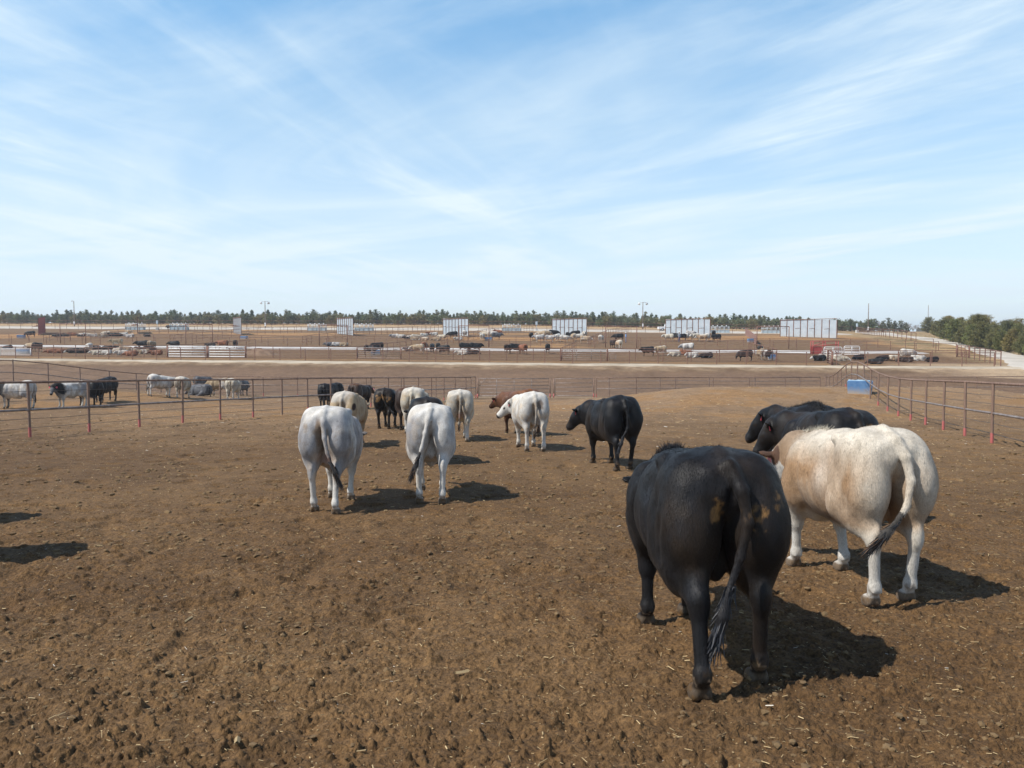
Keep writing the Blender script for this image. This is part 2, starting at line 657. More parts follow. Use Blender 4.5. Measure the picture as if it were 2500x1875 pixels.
def build_ground():
    ys = [-400, -200, -100, -50, -25, -12, -6, -3, -1, 0.5, 1.4, 2.0, 2.4, 2.7]
    y = 2.9
    while y < 60:
        ys.append(y)
        y += max(0.0070, 0.0022 * y)
    while y < 330:
        ys.append(y)
        y += 0.0042 * y if y < 130 else 0.008 * y
    ys += [360, 420, 500, 700, 1000, 1600, 3000]
    ys = np.array(ys)
    nu = 1060
    u = np.linspace(-0.86, 0.86, nu)
    ext = np.array([1.5, 4, 9, 20, 45, 100, 220, 500, 1200, 2600.0])
    W = np.maximum(ys, 3.2)
    Xc = u[None, :] * W[:, None]
    Xl = Xc[:, :1] - ext[::-1][None, :]
    Xr = Xc[:, -1:] + ext[None, :]
    X = np.concatenate([Xl, Xc, Xr], 1)
    Y = np.broadcast_to(ys[:, None], X.shape).copy()
    dy = np.gradient(ys)[:, None]
    step = np.maximum(np.broadcast_to(dy, X.shape), (1.72 / nu) * W[:, None])
    fade = np.ones(X.shape[1])
    fade[:10] = 0
    fade[-10:] = 0
    near = (Y > 1.0) & (Y < 75)
    Z = Hn(X, Y)
    rows = np.where((ys > 1.0) & (ys < 75))[0]
    a, b = rows[0], rows[-1] + 1
    Z[a:b] += micro(X[a:b], Y[a:b], step[a:b]) * fade[None, :]
    rows = np.where(ys >= 75)[0]
    a = rows[0]
    Z[a:] += 0.05 * (fbm2(X[a:] / 1.6, Y[a:] / 1.6, 2, 3) - 0.5)
    C = ground_colour(X, Y)
    nr, nc = X.shape
    idx = np.arange(nr * nc).reshape(nr, nc)
    F = np.stack([idx[:-1, :-1], idx[:-1, 1:], idx[1:, 1:], idx[1:, :-1]], -1).reshape(-1, 4)
    V = np.stack([X, Y, Z], -1).reshape(-1, 3)
    me = np_mesh('ground', V, F, True, C.reshape(-1, 3).astype(np.float32))
    t = NT('trampled_dirt')
    co = t.obj_co()
    at = t.n.new('ShaderNodeAttribute')
    at.attribute_name = 'col'
    n1 = t.noise(co, 42, 6, 0.7)
    n2 = t.noise(co, 2.3, 6, 0.6)
    n3 = t.noise(co, 11, 5, 0.65)
    c = t.mix(1.0, at.outputs['Color'], t.ramp(n1, [(0.30, (0.36, 0.34, 0.32)), (0.5, (1, 1, 1)), (0.72, (1.75, 1.70, 1.58))]), 'MULTIPLY')
    c = t.mix(1.0, c, t.ramp(n2, [(0.30, (0.84, 0.82, 0.80)), (0.70, (1.16, 1.15, 1.13))]), 'MULTIPLY')
    c = t.mix(1.0, c, t.ramp(n3, [(0.30, (0.80, 0.78, 0.76)), (0.70, (1.18, 1.17, 1.15))]), 'MULTIPLY')
    # bits of chaff trodden into the surface
    vor = t.n.new('ShaderNodeTexVoronoi')
    vor.inputs['Scale'].default_value = 16
    t.link(co, vor.inputs['Vector'])
    fleck = t.mr(vor.outputs['Distance'], 0.10, 0.05)
    gate = t.mr(t.noise(co, 5, 2), 0.50, 0.60)
    c = t.mix(t.math('MULTIPLY', fleck, gate), c, (0.44, 0.33, 0.18))
    t.base(c)
    t.set(Roughness=0.95)
    t.b.inputs['Specular IOR Level'].default_value = 0.25
    vb = t.n.new('ShaderNodeTexVoronoi')
    vb.inputs['Scale'].default_value = 34
    t.link(t.mix(0.12, co, t.noise(co, 20, 3)), vb.inputs['Vector'])
    hgt = t.math('ADD', t.noise(co, 26, 8, 0.74), t.math('MULTIPLY', t.math('SUBTRACT', 0.6, vb.outputs['Distance']), 0.5))
    t.bump(hgt, 0.9, 0.025)
    o = mesh_obj('ground', me, t.m)
    tag(o, 'trampled brown dirt of the pens, paler and drier with distance', 'ground', kind='structure')


build_ground()


def strip(name, left, right, lift, mat, n=160, m=8, jag=0.0, seed=1, label=None, cat=None):
    """a sheet draped over the terrain between two edges given as point lists"""
    def res(pts, k):
        pts = [Vector((p[0], p[1])) for p in pts]
        L = [0]
        for a, b in zip(pts, pts[1:]):
            L.append(L[-1] + (b - a).length)
        out = []
        for i in range(k):
            s = L[-1] * i / (k - 1)
            j = max(0, min(len(pts) - 2, np.searchsorted(L, s) - 1))
            f = (s - L[j]) / (L[j + 1] - L[j])
            out.append(pts[j].lerp(pts[j + 1], f))
        return np.array([(p.x, p.y) for p in out])
    A, B = res(left, n), res(right, n)
    i = np.arange(n)
    if jag:
        ja = (fbm2(i / 6.0, i * 0 + seed, 3, seed) - 0.5) * jag * 2
        jb = (fbm2(i / 6.0, i * 0 + seed + 9, 3, seed + 4) - 0.5) * jag * 2
        d = B - A
        d /= np.linalg.norm(d, axis=1)[:, None]
        A = A + d * ja[:, None]
        B = B + d * jb[:, None]
    f = np.linspace(0, 1, m)[None, :, None]
    P = A[:, None, :] * (1 - f) + B[:, None, :] * f
    X, Y = P[..., 0], P[..., 1]
    edge = np.minimum(f[..., 0], 1 - f[..., 0])
    Z = Hn(X, Y) + lift * np.clip(edge * 12, -1, 1) - 0.02 * (edge <= 0)
    idx = np.arange(n * m).reshape(n, m)
    F = np.stack([idx[:-1, :-1], idx[1:, :-1], idx[1:, 1:], idx[:-1, 1:]], -1).reshape(-1, 4)
    V = np.stack([X, Y, Z], -1).reshape(-1, 3)
    a, b, c = V[F[0, 0]], V[F[0, 1]], V[F[0, 2]]
    if np.cross(b - a, c - a)[2] < 0:
        F = F[:, ::-1]
    o = mesh_obj(name, np_mesh(name, V, F), mat)
    return tag(o, label, cat, kind='structure')


def XV(x, v):
    """point with terrace coordinate v at lateral position x"""
    return (x, v - 0.14 * x)


M_track = noisy('pale_gravel', (0.33, 0.27, 0.195), (0.50, 0.42, 0.31), 0.55, 0.95, bump=0.2, detail=8)
M_road = noisy('limestone_gravel', (0.40, 0.355, 0.29), (0.52, 0.47, 0.40), 0.25, 0.95, detail=8)
M_apron = noisy('concrete_apron', (0.40, 0.385, 0.355), (0.60, 0.58, 0.545), 0.3, 0.9, detail=7)
M_curb = noisy('concrete_bunk_face', (0.66, 0.65, 0.62), (0.80, 0.79, 0.76), 1.3, 0.85)
xs = list(range(-84, 50, 2))
strip('gravel_track', [XV(x, 84.2) for x in xs + [50, 54, 60, 66]], [XV(x, 86.4) for x in xs + [50, 54, 60, 66]], 0.05, M_track, 400, 8, 0.7, 3,
      'pale gravel track running in front of the far pens', 'track')
strip('concrete_apron', [XV(x, 114.6) for x in xs + [50, 56]], [XV(x, 119.2) for x in xs + [50, 56]], 0.06, M_apron, 200, 8, 0.35, 5,
      'pale concrete feed apron running across between two rows of far pens', 'apron')
xs2 = list(range(-150, 82, 3))
strip('far_road', [XV(x, 199.5) for x in xs2], [XV(x, 214) for x in xs2], 0.08, M_road, 300, 8, 1.2, 8,
      'pale gravel road between the far pens and the row of cedars', 'road')
Lr = [G(2086, 812), G(2150, 818), G(2240, 829), G(2345, 846), G(2446, 879), G(2462, 893), G(2492, 903), G(2560, 912)]
Rr = [G(2180, 813), G(2230, 822), G(2330, 836), G(2420, 852), G(2500, 868), G(2600, 884), G(2680, 893), G(2760, 900)]
strip('gravel_road', Lr, Rr, 0.09, M_road, 260, 14, 0.5, 12,
      'pale gravel road curving along the right hand edge of the far pens', 'road')

# loose clods and chaff on the surface
def ico_lump(seed):
    bm = bmesh.new()
    bmesh.ops.create_icosphere(bm, subdivisions=1, radius=1)
    V = np.array([v.co for v in bm.verts])
    F = np.array([[v.index for v in f.verts] for f in bm.faces])
    bm.free()
    r = np.random.default_rng(seed)
    V *= (0.72 + 0.5 * r.random((len(V), 1)))
    return V, F


def frustum_points(n, y0, y1, rg, power=1.0, wide=0.72):
    """points spread so that their density on the ground falls off with distance"""
    t = rg.random(n)
    Y = y0 * (y1 / y0) ** (t ** power)
    X = (rg.random(n) * 2 - 1) * wide * (Y + 0.6)
    return X, Y


def ground_z(X, Y):
    st = np.maximum(0.007, 0.0022 * Y)
    return Hn(X, Y) + micro(X, Y, st)


def scatter_clods():
    rg = np.random.default_rng(5)
    n = 12000
    X, Y = frustum_points(n, 3.0, 30, rg, 1.0)
    keep = fbm2(X / 1.6, Y / 1.6, 3, 77) + 0.25 * rg.random(n) > 0.52
    X, Y = X[keep], Y[keep]
    n = len(X)
    Z = ground_z(X, Y)
    S = 0.005 + 0.017 * rg.random(n) ** 3.5
    S *= np.clip(Y / 5, 1, 2.2)
    lumps = [ico_lump(k) for k in range(8)]
    VV, FF = [], []
    off = 0
    ang = rg.random(n) * 6.28
    for k in range(n):
        V, F = lumps[k % 8]
        c, s = math.cos(ang[k]), math.sin(ang[k])
        P = V * S[k] * np.array([1.25, 0.95, 0.62])
        P = np.stack([P[:, 0] * c - P[:, 1] * s, P[:, 0] * s + P[:, 1] * c, P[:, 2]], 1)
        VV.append(P + np.array([X[k], Y[k], Z[k] + S[k] * 0.2]))
        FF.append(F + off)
        off += len(V)
    t = NT('dirt_clod')
    f = t.noise(t.obj_co(), 9, 5)
    t.base(t.ramp(f, [(0.3, (0.11, 0.068, 0.030)), (0.7, (0.21, 0.135, 0.062))]))
    t.set(Roughness=1.0)
    t.bump(t.noise(t.obj_co(), 110, 4), 0.7, 0.004)
    o = mesh_obj('dirt_clods', np_mesh('dirt_clods', np.concatenate(VV), np.concatenate(FF), False), t.m)
    tag(o, 'loose dark dirt clods strewn over the trampled pen floor', 'clods', kind='stuff')


def scatter_straw():
    rg = np.random.default_rng(8)
    n = 17000
    X, Y = frustum_points(n, 3.0, 60, rg, 0.85)
    Z = ground_z(X, Y)
    L = (0.007 + 0.045 * rg.random(n) ** 4.2) * np.clip(Y / 11, 1, 4)
    W = (0.0014 + 0.0026 * rg.random(n) ** 3) * np.clip(Y / 7, 1, 5)
    big = rg.random(n) < 0.0012
    L[big] = 0.05 + 0.07 * rg.random(big.sum())
    W[big] = 0.008 + 0.006 * rg.random(big.sum())
    a = rg.random(n) * 6.28
    tilt = (rg.random(n) - 0.5) * 0.5
    dx, dy, dz = np.cos(a) * np.cos(tilt), np.sin(a) * np.cos(tilt), np.sin(tilt)
    D = np.stack([dx, dy, dz], 1) * L[:, None] / 2
    S = np.stack([-np.sin(a), np.cos(a), 0 * a], 1) * W[:, None]
    U = np.stack([0 * a, 0 * a, 0 * a + 1], 1) * W[:, None] * 0.8
    C = np.stack([X, Y, Z + 0.006 + np.abs(dz) * L / 2], 1)
    V = np.stack([C - D + S, C - D - S, C + D - S, C + D + S, C - D + U, C + D + U], 1).reshape(-1, 3)
    b = (np.arange(n) * 6)[:, None]
    F = np.concatenate([b + np.array([[0, 3, 5, 4]]), b + np.array([[4, 5, 2, 1]]), b + np.array([[0, 1, 2, 3]])], 0)
    col = np.array([0.40, 0.29, 0.145]) * (0.55 + 0.75 * rg.random((n, 1)))
    col[rg.random(n) < 0.03] = (0.60, 0.55, 0.46)
    me = np_mesh('straw_bits', V, F, False, np.repeat(col, 6, 0))
    t = NT('chaff')
    at = t.n.new('ShaderNodeAttribute')
    at.attribute_name = 'col'
    t.base(at.outputs['Color'])
    t.set(Roughness=0.8)
    o = mesh_obj('straw_bits', me, t.m)
    tag(o, 'pale bits of straw and corn husk scattered on the pen floor', 'straw', kind='stuff')


scatter_clods()
scatter_straw()
print('ground done', round(time.time() - T0, 1))
# ---------------------------------------------------------------- pipe fences
def unit_cyl(name, mat, n=10):
    me = MB().tube([(0, 0, 0), (0, 0, 1)], 1.0, n).mesh(name, True)
    me.materials.append(mat)
    return me


CY_POST = unit_cyl('post', M_rust)
CY_POST2 = unit_cyl('post', M_rust2)
CY_BASE = unit_cyl('painted_base', M_red)
CY_FAR = unit_cyl('post', M_far_rail, 6)


def along(pts, spacing=None, count=None):
    pts = [Vector((p[0], p[1])) for p in pts]
    L = [0.0]
    for a, b in zip(pts, pts[1:]):
        L.append(L[-1] + (b - a).length)
    n = count or max(2, int(round(L[-1] / spacing)) + 1)
    out = []
    for i in range(n):
        s = L[-1] * i / (n - 1)
        j = 0
        while j < len(pts) - 2 and L[j + 1] < s:
            j += 1
        out.append(pts[j].lerp(pts[j + 1], (s - L[j]) / (L[j + 1] - L[j])))
    return out


def fence(label, pts, height=1.47, spacing=2.0, count=None, top_r=0.032, rails=(), cables=(), red=0.0, post_r=0.036, far=False, tilt=0.0, seed=0,
          name='pipe_fence', skip=(), group=None, rail_mat=None, mid_mat=None):
    rg = random.Random(seed)
    P = along(pts, spacing, count)
    B = [Vector((p.x, p.y, H(p.x, p.y))) for p in P]
    root = empty(name, B[0], 0, label, 'fence', group)
    o = B[0]
    hs = [height + rg.uniform(-0.02, 0.02) for _ in B]
    pm = CY_FAR if far else (CY_POST if seed % 2 == 0 else CY_POST2)
    nodes = []
    for i, b in enumerate(B):
        if i in skip:
            continue
        q = bpy.data.objects.new('post', pm)
        COL.objects.link(q)
        q.parent = root
        q.location = b - o - Vector((0, 0, 0.15))
        q.scale = (post_r, post_r, hs[i] + 0.15 - 0.01)
        q.rotation_euler = (rg.uniform(-.012, .012), rg.uniform(-.012, .012), 0)
        if red > 0 and rg.random() < 0.93:
            s = bpy.data.objects.new('painted_base', CY_BASE)
            COL.objects.link(s)
            s.parent = q
            hh = red * rg.uniform(0.85, 1.2)
            s.scale = (1.07, 1.07, (hh + 0.15) / (hs[i] + 0.15))
    top = [b + Vector((0, 0, h)) - o for b, h in zip(B, hs)]
    top = [top[0]] + [(top[i] * 2 + top[i - 1] + top[i + 1]) / 4 for i in range(1, len(top) - 1)] + [top[-1]]
    MB().tube(top, top_r, 6 if far else 10).obj('top_rail', rail_mat or (M_far_rail if far else M_rust), root, True)
    for f, r in rails:
        MB().tube([b + Vector((0, -0.0, height * f)) - o for b in B], r, 5 if far else 8).obj('rail', mid_mat or (M_far_rail if far else M_pipe_grey), root, True)
    for f, r in cables:
        pts3 = []
        for i, b in enumerate(B):
            pts3.append(b + Vector((0, 0, height * f)) - o)
            if i < len(B) - 1 and not far:
                pts3.append((b + B[i + 1]) / 2 + Vector((0, 0, height * f - rg.uniform(0.0, 0.022))) - o)
        MB().tube(pts3, r, 5).obj('cable', M_wire, root, True)
    return root


LF = [(-16.2, 10.4), (-12.9, 21.2), (-9.9, 31.0), (-2.5, 55.5)]
LF = [(-12.9 + 0.303 * (y - 21.2), y) for y in (7.9, 21.2, 38, 55.4)]
fence('long rusty pipe fence with red post bases along the left of the bull pen', LF, 1.47, 2.0, count=26, rails=[(0.50, 0.031)],
      cables=[(0.84, .006), (0.67, .006), (0.34, .006), (0.17, .006)], red=0.23, seed=2)
RF = [(11.7 + 0.295 * (y - 19.3), y) for y in (7.3, 60.1)]
fence('rusty pipe fence climbing over the dirt mound on the right of the bull pen', RF, 1.47, 2.5, count=23, rails=[(0.50, 0.029)],
      cables=[(0.80, .006), (0.66, .006), (0.34, .006), (0.17, .006)], red=0.23, seed=4)
XL = -25.7
LLF = [(-36.4 + 0.303 * (y - 21.2), y) for y in (30, 33, 36, 39, 42, 45, 48, 51, 54, 57.5)]
fence('rusty pipe fence rising over the mound at the far left pen', LLF, 1.47, 2.3, rails=[(0.5, .026)],
      cables=[(0.25, .006), (.75, .006)], red=0.0, seed=3)
fence('thin rusty fence closing the back of the left pen', [(LLF[-1][0], 57.5), (-14, 57.0), (-2.9, 56.2)], 1.42, 2.4, rails=[(0.58, .02)],
      cables=[(0.80, .007), (0.38, .007), (0.2, .007)], red=0.22, seed=6, post_r=0.03, top_r=0.028)
fence('thin rusty fence closing the back of the bull pen right of the gates', [(6.05, 57.0), (12, 57.8), (23.4, 60.4)], 1.42, 2.75, rails=[(0.44, .022), (0.82, .018)],
      cables=[(.63, .006)], red=0.25, seed=8, post_r=0.032, top_r=0.028)
fence('thin rusty fence running on behind the neighbouring right pen', [(23.9, 60.6), (36, 61.5), (52, 62.5)], 1.45, 3.9, rails=[(0.45, .022)],
      cables=[(.25, .006)], seed=10, post_r=0.035, top_r=0.03)
# a second alley fence a little behind
fence('far side fence of the narrow alley behind the bull pen', [(7.2, 58.9), (14, 59.6), (22.3, 61.6)], 1.40, 3.9, rails=[], cables=[(.62, .007), (.3, .007)], seed=5,
      post_r=0.032, top_r=0.024)


# ---------------------------------------------------------------- gates
def gate(a, b, height, label, mat, post_mat=None, rails=5, r=0.024, verts=1, posts=True, brace=False, red=0.0, rounded=False, cat='gate', group=None, z0=0.14):
    a = Vector((a[0], a[1], H(a[0], a[1])))
    b = Vector((b[0], b[1], H(b[0], b[1])))
    root = empty('pipe_gate', a, 0, label, cat, group)
    d = b - a
    L = d.length
    u = d / L
    g0, g1 = 0.10, L - 0.10
    mb = MB()
    top, bot = height, z0
    if rounded:
        c = 0.16
        loop = [(g0, bot), (g0, top - c), (g0 + c * .3, top - c * .3), (g0 + c, top), (g1 - c, top), (g1 - c * .3, top - c * .3), (g1, top - c), (g1, bot), (g0, bot)]
    else:
        loop = [(g0, bot), (g0, top), (g1, top), (g1, bot), (g0, bot)]
    mb.tube([u * s + Vector((0, 0, z)) for s, z in loop], r * 1.1, 6)
    mb.obj('gate_frame', mat, root, True)
    mb = MB()
    for k in range(1, rails):
        z = bot + (top - bot) * k / rails
        mb.tube([u * g0 + Vector((0, 0, z)), u * g1 + Vector((0, 0, z))], r * 0.85, 6)
    mb.obj('gate_rails', mat, root, True)
    for k in range(verts):
        s = g0 + (g1 - g0) * (k + 1) / (verts + 1)
        MB().tube([u * s + Vector((0, 0, bot)), u * s + Vector((0, 0, top))], r * .85, 6).obj('upright', mat, root, True)
    if brace:
        MB().tube([u * g0 + Vector((0, 0, height * 0.62)), u * (g0 + 0.55) + Vector((0, -0.05, height * 1.05))], r * 0.7, 6).obj('latch_rod', mat, root, True)
    if posts:
        for s in (0.0, L):
            MB().tube([u * s + Vector((0, 0, -0.1)), u * s + Vector((0, 0, height + 0.04))], r * 1.7, 8).obj('gate_post', post_mat or mat, root, True)
            if red:
                MB().tube([u * s + Vector((0, 0, -0.1)), u * s + Vector((0, 0, red))], r * 1.9, 8).obj('painted_base', M_red, root, True)
    return root


gate((-2.42, 55.9), (2.72, 56.7), 1.36, 'five rail steel gate with a slanted latch rod at the back of the bull pen', M_pipe_grey, M_rust, 5, 0.026, 3, True, True, red=0.28)
gate((2.98, 56.75), (5.86, 57.0), 1.34, 'shorter steel gate next to the double red based posts at the back', M_pipe_grey, M_rust, 4, 0.024, 0, True, False, red=0.28)


def at_v(px, v):
    """point on the far terrace line v seen at pixel column px"""
    k = (px - 1250) / FPX
    y = v / (1 + 0.14 * k)
    return Vector((k * y, y, H(k * y, y)))


# front double fence of the far pens
fence('long rusty fence beside the gravel track in front of the far pens', [XV(-83, 86.6), XV(-40, 86.6), XV(0, 86.5), XV(48.3, 86.5)], 1.42, 3.0, rails=[(.80, .022), (.28, .020)],
      far=True, top_r=0.034, post_r=0.042, seed=1)
cols = [(-90, 0), (78, 408), (600, 872), (979, 1368), (1500, 1896), (2020, 2443)]
names = ['leftmost pens', 'pen left of the manure heap', 'pen right of the manure heap', 'pen with the red chute behind', 'middle pens', 'rightmost pen']
gidx = 0
for k, (a, b) in enumerate([(78, 408), (600, 872), (979, 1368), (1484, 1896), (2030, 2443)]):
    A, B = at_v(a, 91.0), at_v(b, 91.0)
    fence(['rusty inner fence at the left in front of the lying cattle', 'rusty inner fence in front of the bare pen with the dirt heap',
           'rusty inner fence in front of the standing black and brown cattle', 'rusty inner fence before the pen with the blue tank at its right end',
           'rusty inner fence in front of the black cattle lying at the right'][k],
          [A, (A + B) / 2, B], 1.40, 3.1, rails=[(.78, .02), (.52, .016), (.28, .016)], far=True, top_r=0.034, post_r=0.042, seed=20 + k)
gate(at_v(0, 91), at_v(76, 91), 0.95, 'white five rail gate at the left edge before the blue tank', M_white, M_white, 5, 0.035, 0)
gate(at_v(410, 91), at_v(506, 91), 1.36, 'left half of the pair of bright white rail gates', M_white, M_far_rail, 4, 0.062, 0)
gate(at_v(509, 91), at_v(600, 91), 1.36, 'right half of the pair of bright white rail gates', M_white, M_far_rail, 4, 0.062, 0)
gate(at_v(872, 91), at_v(979, 91), 1.32, 'pale rail gate in front of the black bull at a tank', M_pipe_grey, M_far_rail, 5, 0.035, 2)
gate(at_v(1370, 91), at_v(1482, 91), 1.32, 'pale rail gate in front of the empty middle pen', M_pipe_grey, M_far_rail, 5, 0.035, 2)
gate(at_v(1486, 90.6), at_v(1506, 90.6), 0.85, 'low short pale rail panel right of the middle gate', M_pipe_grey, None, 3, 0.03, 0, posts=False)
gate(at_v(2021, 91), at_v(2032, 87), 1.4, 'narrow rusty gate of heavy bars standing open by the right pen', M_far_rail, M_far_rail, 5, 0.06, 0)
# cross fences swinging back to the feed apron
for k, (px, lab) in enumerate(((408, 'cross fence running back behind the white gates'), (872, 'cross fence with a raised rail running back from the manure heap pen'),
                               (1368, 'cross fence running back beside the empty middle pen'), (1896, 'cross fence running back beside the blue water tank on the right'))):
    A = at_v(px, 91.5)
    fence(lab, [A, A + Vector((3.6, 22.5, 0))], 1.42, 2.8, rails=[(.6, .02), (.3, .02)], far=True, top_r=0.034, post_r=0.042, seed=30 + k)
# fence behind the apron
fence('rusty fence along the far side of the concrete apron', [XV(-118, 120.6), XV(-60, 120.6), XV(0, 120.5), XV(60, 120.5)], 1.3, 3.2, rails=[(.55, .02)],
      far=True, top_r=0.032, post_r=0.040, seed=41)
fence('second rusty fence a few metres behind the apron fence', [XV(-122, 126.5), XV(-60, 126.5), XV(0, 126), XV(62, 126)], 1.3, 3.9, rails=[(.55, .02)],
      far=True, top_r=0.032, post_r=0.040, seed=43)
fence('rusty fence along the near edge of the pale far road', [XV(-160, 197.5), XV(-60, 197.5), XV(20, 197), XV(76, 197)], 1.45, 3.4, rails=[(.5, .025)],
      far=True, top_r=0.04, post_r=0.045, seed=45)
fence('far thin fence standing in front of the cedar row', [XV(-170, 224), XV(-60, 224), XV(20, 224), XV(90, 224)], 1.5, 5.0, rails=[(.5, .03)],
      far=True, top_r=0.045, post_r=0.05, seed=46)
for k, (b, lab) in enumerate(((-78, 'leftmost receding fence between the windbreak pens'), (-54.5, 'receding fence left of the third windbreak'),
                              (-31, 'receding fence left of the fourth windbreak'), (-7.5, 'receding fence between the fourth and fifth windbreaks'),
                              (16, 'receding fence between the fifth and sixth windbreaks'))):
    fence(lab, [(b + 0.24 * (y - 140), y) for y in ((128 - 0.14 * b) / 1.03, (196 - 0.14 * b) / 1.03)], 1.4, 3.0, rails=[(.6, .02), (.3, .02)], far=True, top_r=0.034, post_r=0.04, seed=50 + k)
fence('receding fence along the near side of the right gravel road', [G(2236, 835), G(2160, 823), G(2091, 812)], 1.5, 3.0, rails=[(.66, .025), (.33, .025)], far=True,
      top_r=0.04, post_r=0.05, seed=57)
fence('low rusty fence across the right end of the concrete apron', [G(2236, 860), G(2290, 861), G(2334, 862)], 1.3, 3.0, rails=[(.5, .02)], far=True, top_r=0.034, post_r=0.045, seed=58)
gate(G(2336, 872), G(2366, 874), 1.45, 'rusty barred gate at the corner beside the right gravel road', M_far_rail, M_far_rail, 5, 0.05, 2)
fence('rusty fence curving along the gravel road to the right pen corner', [G(2367, 875), G(2405, 884), G(2443, 894)], 1.45, 2.6, rails=[(.5, .024)], far=True, top_r=0.036, post_r=0.05, seed=59)

# tall portal frames over the alleys
for k, (a, b) in enumerate(((149, 211), (455, 520), (780, 849), (1121, 1194), (1478, 1554), (1847, 1925))):
    A, B = at_v(a, 122.5), at_v(b, 122.5)
    root = empty('portal_frame', A, 0, ['tall rusty pipe portal at the far left', 'tall rusty pipe portal left of the second windbreak', 'tall rusty pipe portal overlapping the third windbreak',
                                        'tall rusty pipe portal overlapping the fourth windbreak', 'tall rusty pipe portal right of the fifth windbreak',
                                        'tall rusty pipe portal by the rightmost windbreak'][k], 'portal', 'tall pipe portals over the gateways')
    d = B - A
    MB().tube([(0, 0, -.1), (0, 0, 3.2)], 0.065, 8).obj('post', M_far_rail, root, True)
    MB().tube([(d.x, d.y, d.z - .1), (d.x, d.y, 3.2)], 0.065, 8).obj('post', M_far_rail, root, True)
    MB().tube([(-.1, 0, 3.22), (d.x, d.y, 3.22)], 0.055, 8).obj('crossbar', M_far_rail, root, True)

# ---------------------------------------------------------------- windbreaks of corrugated sheet
t = NT('galvanised_sheet')
co = t.obj_co((1, 1, 1))
f = t.noise(co, 1.1, 5, 0.6)
sepn = t.n.new('ShaderNodeSeparateXYZ')
t.link(co, sepn.inputs[0])
dirt = t.mr(t.math('ADD', sepn.outputs[2], t.math('MULTIPLY', f, 0.9)), 1.5, 0.7)
c = t.ramp(f, [(0.3, (0.40, 0.455, 0.50)), (0.7, (0.53, 0.575, 0.61))])
c = t.mix(t.math('MULTIPLY', dirt, 0.55), c, (0.50, 0.49, 0.46))
t.base(c)
t.set(Roughness=0.55, Metallic=0.25)
M_galv = t.m


def windbreak(near, u, L, label, hgt=3.3, rust=False):
    root = empty('windbreak', near, math.atan2(u[1], u[0]), label, 'windbreak', 'corrugated windbreaks in the far pens')
    n = 8
    w = L / n
    zfar = H(near.x + u[0] * L, near.y + u[1] * L) - near.z
    for k in range(n):
        V, F = [], []
        m = 36
        x0, x1 = k * w + 0.05, (k + 1) * w - 0.05
        for side in (0, 1):
            for i in range(m + 1):
                x = x0 + (x1 - x0) * i / m
                y = (0.028 if i % 4 in (1, 2) else -0.0) + (0.004 if side else 0)
                zb = zfar * x / L
                V += [(x, y, zb + 0.10), (x, y, zb + hgt)]
        o = 2 * (m + 1)
        for i in range(m):
            F.append((2 * i, 2 * i + 2, 2 * i + 3, 2 * i + 1))
            F.append((o + 2 * i + 2, o + 2 * i, o + 2 * i + 1, o + 2 * i + 3))
        me = bpy.data.meshes.new('sheet')
        me.from_pydata(V, [], F)
        me.materials.append(M_red_steel if rust else M_galv)
        mesh_obj('sheet', me, None, root)
    for k in range(n + 1):
        zb = zfar * k / n
        MB().box((k * w, 0.05, zb + hgt / 2), (0.10, 0.12, hgt + 0.12)).obj('post', M_far_rail, root)
        if k % 2 == 1:
            MB().tube([(k * w, 0.1, zb + hgt * 0.52), (k * w + 0.1, 1.2, zb + hgt * 0.50)], 0.05, 6).obj('brace', M_far_rail, root, True)
            MB().tube([(k * w, -0.04, zb + hgt * 0.52), (k * w + 0.9, -0.05, zb + hgt * 0.49)], 0.04, 6).obj('bracket', M_far_rail, root, True)
    MB().box((L / 2, 0.10, zfar / 2 + hgt + 0.05), (L + 0.1, 0.08, 0.09)).obj('top_rail', M_far_rail, root)
    return root


wd = Vector((-0.427, 0.904, 0)).normalized()
WB = [(337, 815), (590, 818), (863, 820), (1144, 822), (1433, 823), (1734, 824), (2043, 827)]
WL = ['narrow corrugated windbreak seen almost edge on at the left', 'slim pale windbreak with a dark bar across it above a blue tank',
      'corrugated windbreak standing between two white feeders', 'corrugated windbreak left of centre with cattle lying beside it',
      'corrugated windbreak with a large crowd of cattle at its foot', 'wide corrugated windbreak with cream cattle and a man in front',
      'widest corrugated windbreak, farthest to the right']
for (px, py), lab in zip(WB, WL):
    windbreak(G(px, py), wd, 13.6, lab)
windbreak(G(95, 819), wd, 13.0, 'dark red windbreak seen from its end at the far left', 3.3, True)

# solid rusty wall receding in the right pen
A, B = G(1846, 842), G(1820, 819)
root = empty('rusty_wall', A, 0, 'low rust coloured solid wall running away beside a small blue tank', 'wall')
d = (B - A)
nn = Vector((-d.y, d.x, 0)).normalized() * 0.06
mb = MB()
V = [(0, 0, 0), tuple(d), tuple(d + Vector((0, 0, 1.5))), (0, 0, 1.5)]
V += [(nn.x, nn.y, 0), tuple(d + nn), tuple(d + nn + Vector((0, 0, 1.5))), (nn.x, nn.y, 1.5)]
mb.v = V
mb.f = [(0, 1, 2, 3), (5, 4, 7, 6), (3, 2, 6, 7), (0, 3, 7, 4), (1, 5, 6, 2)]
M_rustwall = noisy('rusty_sheet', (0.20, 0.10, 0.075), (0.33, 0.19, 0.15), 1.5, 0.8)
mb.obj('panel', M_rustwall, root)
for k in range(9):
    p = d * (k / 8)
    MB().tube([p + Vector((0, 0, -.1)), p + Vector((0, 0, 1.58))], 0.06, 6).obj('post', M_far_rail, root, True)

# ---------------------------------------------------------------- feeding stations
M_bunk = noisy('pale_bunk', (0.36, 0.44, 0.48), (0.47, 0.54, 0.57), 2, 0.5)
M_bars = noisy('galvanised_bars', (0.42, 0.46, 0.48), (0.58, 0.62, 0.63), 3, 0.45, 0.4)


